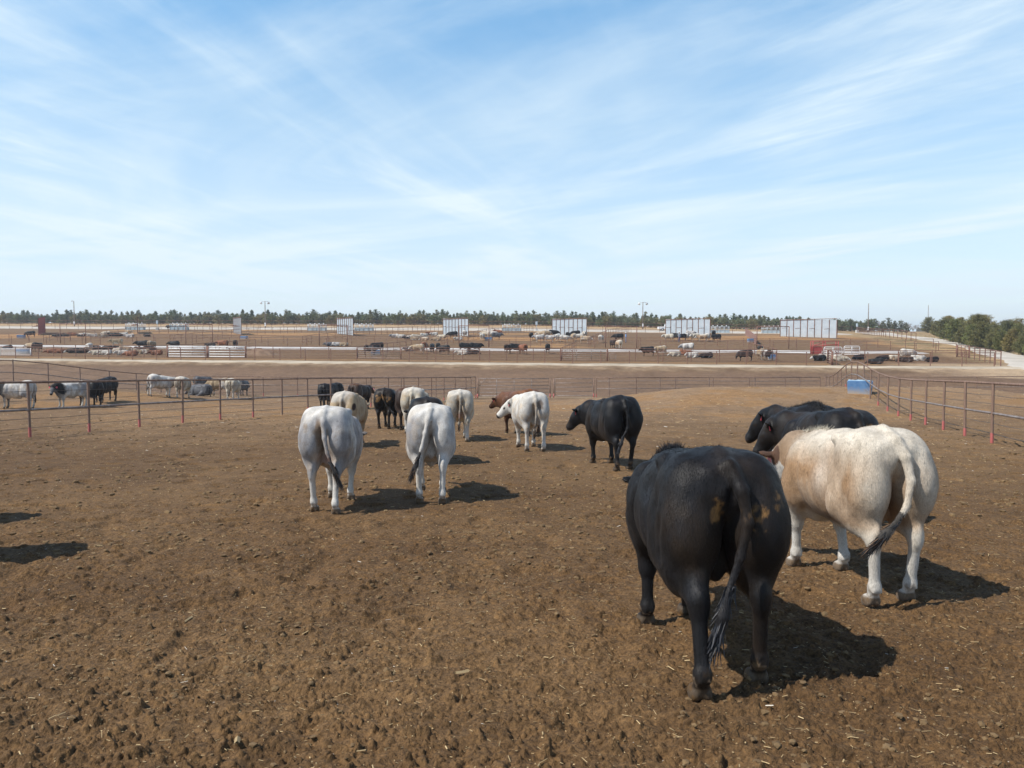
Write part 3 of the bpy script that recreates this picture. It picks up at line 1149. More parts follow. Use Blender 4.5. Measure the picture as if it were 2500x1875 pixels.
def feeder_proto(loc, label):
    root = empty('feeding_station', loc, -0.02, label, 'feeder', 'white feeding stations along the far road')
    W = 4.6
    mb = MB()
    for cx in (-W / 2 + .06, W / 2 - .06):
        mb.box((cx, 0, 0.43), (0.10, 0.90, 0.74))
    mb.box((0, -0.43, 0.43), (W - .24, 0.06, 0.74))
    mb.box((0, 0.43, 0.43), (W - .24, 0.06, 0.74))
    mb.box((0, 0, 0.20), (W - .26, 0.78, 0.08))
    mb.obj('trough', M_bunk, root)
    mb = MB()
    for i in range(5):
        x = -W / 2 + 0.12 + (W - .24) * i / 4
        for y in (-0.5, 0.5):
            mb.tube([(x, y, 0), (x, y, 1.62)], 0.045, 6)
    for z in (1.62, 1.25):
        for y in (-0.5, 0.5):
            mb.tube([(-W / 2 + .1, y, z), (W / 2 - .1, y, z)], 0.04, 6)
    mb.obj('frame', M_bars, root, True)
    mb = MB()
    for i in range(16):
        x = -W / 2 + 0.3 + (W - .6) * i / 15
        mb.tube([(x, -0.5, 0.80), (x, -0.5, 1.60)], 0.018, 5)
    mb.obj('bars', M_bars, root, True)
    for i in range(4):
        x = -W / 2 + 0.12 + (W - .24) * (i + .5) / 4
        MB().tube([(x, 0, 1.55), (x, 0, 1.68), (x, 0, 1.80), (x, 0, 1.88)], [0.05, 0.15, 0.13, 0.03], 10).obj('cap', M_white, root, True)
    return root


def copy_tree(o, parent=None):
    c = o.copy()
    COL.objects.link(c)
    c.parent = parent
    for ch in list(o.children):
        copy_tree(ch, c)
    return c


FD = [(331, 806, 'white feeding station behind the narrow left windbreak'), (438, 806, 'feeding station hidden by a row of grey cattle'),
      (774, 808, 'feeding station left of the third windbreak'), (889, 808, 'feeding station right of the third windbreak'),
      (1249, 809, 'feeding station left of the fifth windbreak'), (1757, 813, 'feeding station touching the right end of the sixth windbreak'),
      (1883, 814, 'feeding station left of the widest windbreak')]
f0 = None
for px, py, lab in FD:
    g = G(px, py)
    if f0 is None:
        f0 = feeder_proto(g, lab)
        f = f0
    else:
        f = copy_tree(f0)
        f.location = g
    f['label'] = lab

# small utility cabinets on concrete bases
M_cab = noisy('pale_blue_cabinet', (0.42, 0.52, 0.58), (0.52, 0.60, 0.64), 3, 0.5)
for px, py, lab in ((384, 806, 'small pale cabinet on a post right of the left feeders'), (1310, 808, 'small pale cabinet on a post left of the fifth windbreak'),
                    (1818, 804, 'small pale cabinet above the end of the rusty wall'), (2092, 812, 'pale blue cabinet on a post at the start of the right road')):
    g = G(px, py)
    r = empty('utility_cabinet', g, 0.1, lab, 'cabinet')
    MB().box((0, 0, 0.3), (0.62, 0.62, 0.75)).obj('base', M_concrete, r, False, 0.03)
    MB().tube([(0, 0, .6), (0, 0, 1.6)], 0.06, 8).obj('post', M_bars, r, True)
    MB().box((0, 0, 1.95), (0.46, 0.26, 0.86)).obj('box', M_cab, r, False, 0.03)

# ---------------------------------------------------------------- water tanks
def tank_mat():
    t = NT('blue_plastic')
    co = t.obj_co()
    n = t.noise(co, 5, 5)
    s = t.n.new('ShaderNodeSeparateXYZ')
    t.link(co, s.inputs[0])
    dust = t.mr(t.math('ADD', s.outputs[2], t.math('MULTIPLY', t.math('SUBTRACT', n, 0.5), 0.5)), 0.36, 0.05)
    c = t.ramp(n, [(0.35, (0.075, 0.185, 0.38)), (0.7, (0.13, 0.25, 0.43))])
    c = t.mix(t.math('MULTIPLY', dust, 0.85), c, (0.40, 0.33, 0.25))
    t.base(c)
    t.set(Roughness=0.4)
    return t.m


M_tank = tank_mat()
M_tanktop = noisy('blue_lid_painted_sheen', (0.22, 0.42, 0.60), (0.42, 0.58, 0.68), 3, 0.3)  # whitish sheen of the tank top put into the lid colour


def tank(loc, rz, L, W, Hh, label, group=None):
    r = empty('water_tank', loc, rz, label, 'water tank', group)
    bm = bmesh.new()
    bmesh.ops.create_cube(bm, size=1)
    for v in bm.verts:
        k = 0.94 if v.co.z < 0 else 1.0
        v.co = Vector((v.co.x * L * k, v.co.y * W * k, (v.co.z + 0.5) * Hh - 0.03))
    bmesh.ops.bevel(bm, geom=list(bm.edges), offset=0.03, segments=2, affect='EDGES')
    me = bpy.data.meshes.new('tub')
    bm.to_mesh(me)
    bm.free()
    mesh_obj('tub', me, M_tank, r)
    MB().box((0, 0, Hh - 0.01), (L * .93, W * .9, 0.035)).obj('lid', M_tanktop, r, False, 0.01)
    for sx in (-0.26, 0.26):
        MB().tube([(sx * L, 0, Hh), (sx * L, 0, Hh + 0.03)], 0.16 * min(1, W), 16).obj('drinking_hole', M_pipe_grey, r, True)
    return r


tank(G(2093, 964) + Vector((0.45, 0.75, 0)), R(-24), 1.20, 1.05, 0.70, 'large blue plastic water tank with dusty sides under the right fence')
tank(G(52, 826), 0.1, 1.2, 1.0, 0.62, 'small blue tank in front of a drinking black bull at the far left')
tank(G(57, 862), 0.1, 1.6, 0.9, 0.60, 'blue tank behind the white gate at the left edge')
tank(G(596, 828), -0.1, 1.1, 0.9, 0.55, 'blue tank under the slim second windbreak')
tank(G(917, 866), 0.1, 1.2, 0.8, 0.6, 'blue tank behind the pale gate beside a black bull')
tank(G(1192, 831), 0.0, 1.3, 0.8, 0.6, 'blue tank among the white cattle left of the fifth windbreak')
tank(G(1832, 836), 0.1, 0.9, 0.7, 0.62, 'little blue tank beside the rusty wall')
tank(G(1884, 878), 0.0, 0.72, 0.7, 0.62, 'blue tank in front of a white headed bull by the right cross fence')

# ---------------------------------------------------------------- red chute and white panels
A = at_v(2013, 112)
r = empty('loading_chute', A, -0.05, 'red steel cattle chute standing behind the white rail panels', 'chute')
mb = MB()
for x in (-1.7, -0.1, 1.6):
    for y in (-0.45, 0.45):
        mb.tube([(x, y, 0), (x, y, 1.75)], 0.06, 6)
for y in (-0.45, 0.45):
    mb.tube([(-1.7, y, 1.75), (1.7, y, 1.75)], 0.05, 6)
    mb.tube([(-1.7, y, 1.1), (1.7, y, 1.3)], 0.05, 6)
mb.obj('frame', M_red_steel, r, True)
MB().box((-1.1, -0.40, 0.55), (1.15, 0.05, 0.95)).obj('side_panel', M_red_steel, r)
MB().box((-1.1, 0.40, 0.55), (1.15, 0.05, 0.95)).obj('side_panel', M_red_steel, r)
MB().tube([(-1.6, -0.5, 1.2), (-0.2, -0.5, 1.6)], 0.05, 6).obj('lever', M_red_steel, r, True)
gate(at_v(2009, 108.6), at_v(2057, 108.6), 1.08, 'lower white rail panel in front of the red chute', M_white, None, 4, 0.042, 1, posts=False, rounded=True)
gate(at_v(2058, 108.6), at_v(2100, 108.6), 1.22, 'taller white rail panel right of the red chute', M_white, None, 5, 0.042, 1, posts=False, rounded=True)

# dirt heap
def heap(loc, sx, sy, hz, label):
    n = 40
    u = np.linspace(-1.15, 1.15, n)
    X, Y = np.meshgrid(u, u, indexing='ij')
    wx, wy = loc[0] + X * sx, loc[1] + Y * sy
    rr = np.sqrt(X ** 2 + Y ** 2)
    z = hz * np.clip(1 - rr, -0.12, 1) ** 1.0 * (0.8 + 0.4 * fbm2(wx / 1.2, wy / 1.2, 4, 5))
    z += 0.10 * (fbm2(wx / 0.4, wy / 0.4, 3, 8) - 0.5) * (rr < 1.0)
    V = np.stack([wx, wy, Hn(wx, wy) + z], -1).reshape(-1, 3)
    idx = np.arange(n * n).reshape(n, n)
    F = np.stack([idx[:-1, :-1], idx[1:, :-1], idx[1:, 1:], idx[:-1, 1:]], -1).reshape(-1, 4)
    o = mesh_obj('dirt_heap', np_mesh('dirt_heap', V, F), noisy('heap_dirt', (0.14, 0.085, 0.05), (0.24, 0.155, 0.095), 1.5, 0.95, bump=0.4))
    tag(o, label, 'dirt heap')


g = at_v(634, 98)
heap((g.x, g.y), 2.6, 1.7, 1.0, 'brown heap of scraped dirt right of the white gates')

# ---------------------------------------------------------------- poles
def lamp_pole(px, py, top, label, heads=2, arm=0.8, box=True):
    g = G(px, py)
    hgt = (py - top) * g.y / FPX
    r = empty('light_pole' if heads else 'utility_pole', g, 0, label, 'light pole' if heads else 'pole')
    MB().tube([(0, 0, -.2), (0, 0, hgt * .5), (0, 0, hgt)], [0.14, 0.12, 0.09], 8).obj('pole', M_wood, r, True)
    if box:
        MB().box((0, -0.18, 1.0), (0.32, 0.2, 0.9)).obj('meter_box', M_white, r)
    if heads == 2:
        MB().tube([(-arm, 0, hgt - .1), (arm, 0, hgt - .1)], 0.06, 6).obj('crossarm', M_lamp, r, True)
        for s in (-1, 1):
            MB().tube([(s * arm, 0, hgt - .15), (s * arm * 1.15, -.1, hgt - .30), (s * arm * 1.25, -.25, hgt - .62)], [0.10, 0.26, 0.34], 10).obj('lamp_head', M_lamp if s > 0 else M_white, r, True)
    elif heads == 1:
        MB().tube([(0, 0, hgt - .1), (-arm * .7, 0, hgt)], 0.05, 6).obj('crossarm', M_lamp, r, True)
        MB().tube([(-arm * .7, 0, hgt), (-arm * 1.2, 0, hgt - .1)], [0.1, 0.2], 8).obj('lamp_head', M_lamp, r, True)
    return r


lamp_pole(182, 797, 735, 'slim light pole with one lamp at the far left', 1, 0.5)
lamp_pole(648, 801, 736, 'twin headed light pole between the second and third windbreaks', 2, 0.85)
lamp_pole(1569, 803, 738, 'twin headed light pole left of the sixth windbreak', 2, 0.85)
lamp_pole(2119, 811, 741, 'bare wooden pole where the right road begins', 0)
lamp_pole(2265, 806, 741, 'thin utility pole with a transformer rising above the right hand cedars', 0, box=False)
g = G(2265, 806)
# ---------------------------------------------------------------- pickup
def pickup(loc, rz):
    r = empty('pickup_truck', loc, rz, 'white pickup truck half hidden behind the sixth windbreak', 'pickup truck')
    MP = noisy('white_car_paint', (0.68, 0.69, 0.70), (0.74, 0.75, 0.76), 2, 0.25)
    MG = noisy('dark_glass', (0.02, 0.025, 0.03), (0.03, 0.035, 0.04), 2, 0.1)
    MT = noisy('tyre_rubber', (0.02, 0.02, 0.02), (0.03, 0.03, 0.03), 2, 0.8)
    MB().prism([(-2.7, .45), (2.6, .45), (2.7, .75), (2.65, 1.02), (1.5, 1.12), (0.85, 1.78), (-0.75, 1.80), (-0.95, 1.15), (-2.7, 1.15)], -0.95, 0.95).obj('body', MP, r, False, 0.04)
    MB().prism([(1.35, 1.16), (0.82, 1.68), (-0.62, 1.70), (-0.72, 1.16)], -0.965, 0.965).obj('side_window', MG, r)
    for x in (1.7, -1.75):
        for y in (-0.88, 0.88):
            w = MB().tube([(x, y - .12, 0.38), (x, y + .12, 0.38)], 0.38, 16).obj('wheel', MT, r, True)
            MB().tube([(x, y - .135, 0.38), (x, y + .135, 0.38)], 0.20, 12).obj('rim', M_lamp, w, True)
    return r


pickup(G(1632, 808), 0.05)
print('structures done', round(time.time() - T0, 1))
# ---------------------------------------------------------------- animals: a signed distance body turned into one smooth mesh
class SDF:
    def __init__(self, lo, hi, h):
        self.h = h
        self.lo = np.array(lo, float)
        self.n = np.ceil((np.array(hi) - self.lo) / h).astype(int) + 1
        self.F = np.full(self.n, 0.6, np.float32)
        self.ax = [self.lo[i] + np.arange(self.n[i]) * h for i in range(3)]

    def _sub(self, lo, hi, pad):
        s = []
        for i in range(3):
            a = int(max(0, math.floor((lo[i] - pad - self.lo[i]) / self.h)))
            b = int(min(self.n[i], math.ceil((hi[i] + pad - self.lo[i]) / self.h) + 1))
            s.append(slice(a, max(a, b)))
        g = np.meshgrid(self.ax[0][s[0]], self.ax[1][s[1]], self.ax[2][s[2]], indexing='ij', sparse=True)
        return tuple(s), g

    def _join(self, s, d, k, carve=False):
        A = self.F[s]
        d = d.astype(np.float32)
        if carve:
            d = -d
            hh = np.maximum(k - np.abs(A - d), 0) / k
            self.F[s] = np.maximum(A, d) + hh * hh * k * 0.25
        else:
            hh = np.maximum(k - np.abs(A - d), 0) / k
            self.F[s] = np.minimum(A, d) - hh * hh * k * 0.25

    def ell(self, c, r, k=0.06, ry=0.0, rz=0.0, rx=0.0, carve=False, M=None):
        c = np.array(c, float)
        r = np.array(r, float)
        m = r.max() if (M is not None or ry or rz or rx) else r
        s, (X, Y, Z) = self._sub(c - m, c + m, k + 2 * self.h)
        x, y, z = X - c[0], Y - c[1], Z - c[2]
        if M is None and (ry or rz or rx):
            M = np.array(Matrix.Rotation(rz, 3, 'Z') @ Matrix.Rotation(ry, 3, 'Y') @ Matrix.Rotation(rx, 3, 'X'))
        if M is not None:
            M = np.asarray(M)
            x, y, z = (M[0, 0] * x + M[1, 0] * y + M[2, 0] * z, M[0, 1] * x + M[1, 1] * y + M[2, 1] * z, M[0, 2] * x + M[1, 2] * y + M[2, 2] * z)
        k0 = np.sqrt((x / r[0]) ** 2 + (y / r[1]) ** 2 + (z / r[2]) ** 2)
        k1 = np.sqrt((x / r[0] ** 2) ** 2 + (y / r[1] ** 2) ** 2 + (z / r[2] ** 2) ** 2) + 1e-9
        self._join(s, k0 * (k0 - 1) / k1, k, carve)

    def cone(self, a, b, ra, rb, k=0.05, flat=1.0, fdir=(0, 1, 0), carve=False):
        a, b = np.array(a, float), np.array(b, float)
        m = max(ra, rb) * max(1.0, 1.0 / flat)
        s, (X, Y, Z) = self._sub(np.minimum(a, b) - m, np.maximum(a, b) + m, k + 2 * self.h)
        d = b - a
        L2 = float(d @ d) + 1e-12
        t = np.clip(((X - a[0]) * d[0] + (Y - a[1]) * d[1] + (Z - a[2]) * d[2]) / L2, 0, 1)
        px, py, pz = X - a[0] - t * d[0], Y - a[1] - t * d[1], Z - a[2] - t * d[2]
        if flat != 1.0:
            f = np.array(fdir, float)
            f /= np.linalg.norm(f)
            q = (px * f[0] + py * f[1] + pz * f[2])
            e = (1.0 / flat - 1.0)
            px, py, pz = px + q * f[0] * e, py + q * f[1] * e, pz + q * f[2] * e
        dist = np.sqrt(px * px + py * py + pz * pz) - (ra + (rb - ra) * t)
        if flat != 1.0:
            dist = dist * min(1.0, (1 + flat) / 2)
        self._join(s, dist, k, carve)

    def chain(self, pts, rs, k=0.04, **kw):
        for i in range(len(pts) - 1):
            self.cone(pts[i], pts[i + 1], rs[i], rs[i + 1], k, **kw)

    def mesh(self):
        F = self.F
        S = F < 0
        nx, ny, nz = F.shape
        cnt = np.zeros((nx - 1, ny - 1, nz - 1), np.float32)
        acc = np.zeros((nx - 1, ny - 1, nz - 1, 3), np.float32)
        corners = [(i, j, k) for i in (0, 1) for j in (0, 1) for k in (0, 1)]

        def cs(c, A):
            return A[c[0]:nx - 1 + c[0], c[1]:ny - 1 + c[1], c[2]:nz - 1 + c[2]]
        for c in corners:
            for ax in range(3):
                if c[ax]:
                    continue
                c2 = list(c)
                c2[ax] = 1
                a, b = cs(c, F), cs(c2, F)
                m = cs(c, S) != cs(c2, S)
                ii = np.nonzero(m)
                va, vb = a[ii], b[ii]
                t = va / (va - vb)
                cnt[ii] += 1
                for q in range(3):
                    acc[ii + (np.full(len(t), q),)] += (t if q == ax else c[q])
        act = cnt > 0
        ids = np.full(act.shape, -1, np.int64)
        ids[act] = np.arange(act.sum())
        cell = np.stack(np.nonzero(act), 1)
        P = (acc[act] / cnt[act][:, None] + cell) * self.h + self.lo
        faces = []
        for ax in range(3):
            sl1 = [slice(None)] * 3
            sl2 = [slice(None)] * 3
            sl1[ax] = slice(0, -1)
            sl2[ax] = slice(1, None)
            m = S[tuple(sl1)] != S[tuple(sl2)]
            u, v = [(1, 2), (2, 0), (0, 1)][ax]
            e = np.stack(np.nonzero(m), 1)
            ok = (e[:, u] > 0) & (e[:, v] > 0) & (e[:, u] < F.shape[u] - 1) & (e[:, v] < F.shape[v] - 1)
            e = e[ok]
            q = []
            for du, dv in ((-1, -1), (0, -1), (0, 0), (-1, 0)):
                w = e.copy()
                w[:, u] += du
                w[:, v] += dv
                q.append(ids[w[:, 0], w[:, 1], w[:, 2]])
            q = np.stack(q, 1)
            inside = S[e[:, 0], e[:, 1], e[:, 2]]
            q[~inside] = q[~inside][:, ::-1]
            faces.append(q)
        Fq = np.concatenate(faces)
        # one light smoothing pass
        for _ in range(2):
            A = np.zeros_like(P)
            n = np.zeros(len(P))
            for i in range(4):
                np.add.at(A, Fq[:, i], P[Fq[:, (i + 1) % 4]])
                np.add.at(n, Fq[:, i], 1)
            P = P * 0.5 + 0.5 * A / n[:, None]
        return P.astype(np.float32), Fq


def rotz(a):
    return np.array([[math.cos(a), -math.sin(a), 0], [math.sin(a), math.cos(a), 0], [0, 0, 1]])


def head_frame(nyaw, npitch, hyaw, hpitch, nl):
    b = np.array([0.60, 0, 0.91])
    nd = np.array([math.cos(npitch) * math.cos(nyaw), math.cos(npitch) * math.sin(nyaw), math.sin(npitch)])
    poll = b + nd * nl
    fd = np.array([math.cos(hpitch) * math.cos(hyaw), math.cos(hpitch) * math.sin(hyaw), math.sin(hpitch)])
    sd = np.array([-math.sin(hyaw), math.cos(hyaw), 0])
    ud = np.cross(fd, sd)
    return b, poll, fd, sd, ud


def bull_sdf(h, P):
    """P: pose and build. +x is where the animal faces, y its left, z up; feet on z = 0"""
    nyaw, npitch = R(P.get('nyaw', 0)), R(P.get('npitch', 5))
    hyaw, hpitch = R(P.get('hyaw', P.get('nyaw', 0))), R(P.get('hpitch', -40))
    legs = P.get('legs', ((0, 0), (0, 0), (0, 0), (0, 0)))       # fl, fr, hl, hr: (forward, sideways) shift of the foot
    wd = P.get('wide', 1.0)
    dp = P.get('deep', 0.0)
    lie = P.get('lie', False)
    S = SDF((-1.15, -0.78, -0.02 if not lie else 0.30), (1.75, 0.78, 1.62), h)
    # trunk
    S.ell((0.08, 0, 0.85), (0.64, 0.33 * wd, 0.365), 0.05)
    S.ell((-0.10, 0, 0.79), (0.52, 0.305 * wd, 0.30), 0.06)
    S.ell((0.46, 0, 0.77), (0.31, 0.245, 0.35), 0.08)
    S.ell((0.42, 0, 0.99), (0.32, 0.19, 0.19), 0.10)
    S.ell((-0.15, 0, 1.05), (0.55, 0.25 * wd, 0.19), 0.10)
    S.ell((-0.54, 0, 1.09), (0.36, 0.28 * wd, 0.220), 0.06)
    for s in (-1, 1):
        S.ell((0.40, s * 0.215, 0.83), (0.18, 0.130, 0.31), 0.03, ry=-0.18)         # shoulder blade and muscle
        S.ell((0.47, s * 0.205, 0.75), (0.16, 0.115, 0.18), 0.05)                   # upper arm
        S.ell((-0.40, s * 0.235 * wd, 1.205), (0.10, 0.065, 0.055), 0.06)
        S.ell((-0.80, s * 0.105, 1.16), (0.06, 0.045, 0.05), 0.05)              # hook bone
        S.ell((-0.60, s * 0.165 * wd, 1.05), (0.28, 0.175, 0.235), 0.04)            # gluteal
        S.ell((-0.70, s * 0.180 * wd, 0.90 - 0.03 * dp), (0.225, 0.172 * wd, 0.285 + 0.03 * dp), 0.03)
        S.ell((-0.61, s * 0.190 * wd, 0.74 - 0.07 * dp), (0.16 + 0.02 * dp, 0.105 + 0.022 * dp, 0.17 + 0.04 * dp), 0.06)      # rounded hamstring
        S.ell((-0.50, s * 0.225 * wd, 0.84), (0.22, 0.125 * wd, 0.30), 0.025, ry=0.25)   # thigh
        S.ell((-0.40, s * 0.215 * wd, 0.70), (0.14, 0.095, 0.15), 0.06)             # stifle
    S.ell((-0.95, 0, 0.92), (0.11, 0.022, 0.28), 0.05, carve=True)                  # cleft
    for s in (-1, 1):
        S.chain([(-0.74, s * 0.355 * wd, 1.08), (-0.735, s * 0.372 * wd, 0.90), (-0.66, s * 0.345 * wd, 0.70)], [0.012, 0.018, 0.012], 0.055, carve=True)
        S.cone((-0.24, s * 0.36, 0.98), (-0.30, s * 0.335, 0.66), 0.02, 0.03, 0.07, carve=True)
        S.cone((0.20, s * 0.345, 1.05), (0.27, s * 0.33, 0.70), 0.012, 0.02, 0.06, carve=True)
    S.ell((-0.15, 0.34, 1.08), (0.16, 0.04, 0.08), 0.10, carve=True)                # hollow of the flank
    S.ell((-0.15, -0.34, 1.08), (0.16, 0.04, 0.08), 0.10, carve=True)
    S.cone((0.04, 0, 0.54), (-0.20, 0, 0.475), 0.085, 0.045, 0.08)                    # sheath
    S.ell((-0.54, 0.0, 0.67 - 0.03 * dp), (0.075, 0.065, 0.11), 0.03)                            # scrotum
    S.ell((0.66, 0, 0.78), (0.13, 0.10, 0.18), 0.08)                                # brisket
    # neck
    b, poll, fd, sd, ud = head_frame(nyaw, npitch, hyaw, hpitch, P.get('neck', 0.50))
    mid = b * 0.5 + poll * 0.5 + np.array([0, 0, 0.03])
    S.cone(b + (-0.08, 0, -0.02), mid, 0.285, 0.205, 0.10, flat=0.78, fdir=(-math.sin(nyaw), math.cos(nyaw), 0))
    S.cone(mid, poll + (0, 0, -0.04), 0.205, 0.135, 0.08, flat=0.82, fdir=(-math.sin(nyaw), math.cos(nyaw), 0))
    S.cone(np.array((0.34, 0, 1.06)), mid + (0, 0, 0.11), 0.11, 0.085, 0.10)
    S.cone(b + (0.05, 0, -0.16), poll + fd * 0.10 - ud * 0.12, 0.13, 0.06, 0.09)       # dewlap
    # head
    S.cone(poll - fd * 0.02, poll + fd * 0.17, 0.118, 0.102, 0.05, flat=0.95, fdir=ud)
    S.cone(poll + fd * 0.15, poll + fd * 0.36, 0.098, 0.068, 0.05)
    S.cone(poll + fd * 0.02 - ud * 0.10, poll + fd * 0.34 - ud * 0.055, 0.075, 0.045, 0.05)   # jaw
    S.ell(poll + fd * 0.40 - ud * 0.012, (0.070, 0.085, 0.068), 0.04, M=np.stack([fd, sd, ud], 1))
    for s in (-1, 1):
        S.ell(poll + fd * 0.15 + sd * s * 0.083 + ud * 0.035, (0.032, 0.022, 0.024), 0.03)     # brow
        S.ell(poll + fd * 0.447 + sd * s * 0.036 + ud * 0.012, (0.014, 0.012, 0.012), 0.008, carve=True)
        drop = P.get('ear', 0.12)
        e0 = poll + sd * s * 0.09 + ud * 0.035 - fd * 0.01
        ed = sd * s * 0.95 - ud * drop - fd * 0.22
        ed /= np.linalg.norm(ed)
        n = np.cross(ed, fd)
        n /= np.linalg.norm(n)
        S.cone(e0, e0 + ed * 0.05, 0.028, 0.030, 0.02)
        S.ell(e0 + ed * 0.125, (0.095, 0.052, 0.016 if h < 0.02 else 0.022), 0.02, M=np.stack([ed, n, np.cross(ed, n)], 1))
    # tail
    tp = P.get('tail')
    if tp is None:
        tp = [(0.0, 0.0), (0.01, 0.0), (0.02, 0.0), (0.02, 0.0), (0.02, 0.0)]
    zz = [1.215, 1.10, 0.93, 0.75, 0.58]
    xx = [-0.82, -0.895, -0.925, -0.930, -0.930]
    pts = [(-0.62, 0, 1.285)] + [(xx[i] - tp[i][0], tp[i][1], zz[i] + (tp[i][2] if len(tp[i]) > 2 else 0)) for i in range(5)]
    tr = [0.040, 0.043, 0.037, 0.031, 0.025, 0.020]
    if h > 0.02:
        tr = [max(q, 0.03) for q in tr]
    S.chain(pts, tr, 0.025)
    tip = np.array(pts[-1])
    tdir = tip - np.array(pts[-2])
    sw = tdir / np.linalg.norm(tdir) * 0.9 + np.array(P.get('swing', (0, 0, -1.0))) * 0.5
    sw /= np.linalg.norm(sw)
    ql = P.get('switch_len', 1.0)
    S.cone(tip, tip + sw * 0.10 * ql, tr[-1], 0.036, 0.02)
    S.cone(tip + sw * 0.10 * ql, tip + sw * 0.25 * ql, 0.036, 0.010, 0.02)
    # legs
    if not lie:
        for i, (s, front) in enumerate(((1, True), (-1, True), (1, False), (-1, False))):
            fx, fy = legs[i]
            mr = 1.0 if h < 0.02 else 1.05 if h < 0.028 else 1.15
            if front:
                el = np.array((0.46, s * 0.20, 0.74))
                kn = np.array((0.50 + fx * 0.42 + max(fx, 0) * 0.2, s * 0.175 + fy * 0.5, 0.40))
                ft = np.array((0.49 + fx, s * 0.165 + fy, 0.135))
                ho = ft + (0.045, 0, -0.095)
                S.cone(el, kn, 0.118, 0.058 * mr, 0.06)
                S.ell(kn, (0.062, 0.057, 0.074), 0.03)
                S.cone(kn, ft, 0.043 * mr, 0.038 * mr, 0.025)
            else:
                st = np.array((-0.47, s * 0.205, 0.72))
                hk = np.array((-0.80 + fx * 0.45, s * 0.175 + fy * 0.45, 0.475))
                ft = np.array((-0.77 + fx, s * 0.165 + fy, 0.140))
                ho = ft + (0.045, 0, -0.10)
                S.cone(st, hk + (0.02, 0, 0.03), 0.155, 0.062 * mr, 0.06)
                S.cone((-0.68, s * 0.18, 0.78), hk + (-0.02, 0, 0.05), 0.112, 0.040 * mr, 0.05)
                S.ell(hk + (-0.005, 0, 0.0), (0.066, 0.052, 0.085), 0.03)
                S.ell(hk + (-0.048, 0, 0.060), (0.026, 0.022, 0.050), 0.02)
                S.cone(hk, ft, 0.045 * mr, 0.039 * mr, 0.025)
            S.ell(ft, (0.053, 0.051, 0.052), 0.025)
            S.cone(ft, ho, 0.042, 0.044, 0.02)
            for q in (-1, 1):
                S.ell(ho + (0.014, q * 0.033, -0.008), (0.072, 0.031, 0.050), 0.008)
                S.ell(ft + (-0.043, q * 0.024, -0.022), (0.015, 0.014, 0.022), 0.008)      # dew claws
    else:
        for s in (-1, 1):
            S.cone((0.50, s * 0.22, 0.62), (0.72, s * 0.24, 0.58), 0.09, 0.06, 0.05)
            S.cone((0.72, s * 0.24, 0.58), (0.42, s * 0.27, 0.55), 0.055, 0.045, 0.03)
            S.cone((-0.45, s * 0.28, 0.70), (-0.20, s * 0.36, 0.58), 0.17, 0.08, 0.06)
            S.cone((-0.20, s * 0.36, 0.56), (0.08, s * 0.36, 0.55), 0.055, 0.045, 0.03)
    V, F = S.mesh()
    info = dict(sw=sw, poll=poll, fd=fd, sd=sd, ud=ud, tip=tip, tdir=tdir, b=b, ears=[], nyaw=nyaw)
    for s in (-1, 1):
        ed = sd * s * 0.95 - ud * P.get('ear', 0.12) - fd * 0.22
        ed /= np.linalg.norm(ed)
        info['ears'].append((poll + sd * s * 0.09 + ud * 0.035 - fd * 0.01, ed))
    return V, F, info


# ---------------------------------------------------------------- coats (hair colour and dirt, with shading painted into the pale ones)
BLACK = np.array([0.0085, 0.0080, 0.0085])
WHITE = np.array([0.57, 0.545, 0.50])
GREYW = np.array([0.56, 0.545, 0.52])
SLATE = np.array([0.10, 0.10, 0.108])
TAN = np.array([0.36, 0.232, 0.135])
BUFF = np.array([0.40, 0.30, 0.19])
BROWN = np.array([0.125, 0.055, 0.028])
DKBR = np.array([0.035, 0.022, 0.017])
RED = np.array([0.25, 0.095, 0.045])
MUD = np.array([0.23, 0.125, 0.045])
HOOF = np.array([0.13, 0.095, 0.065])


def lerp(c, d, f):
    f = np.clip(f, 0, 1)[:, None]
    return c * (1 - f) + d * f


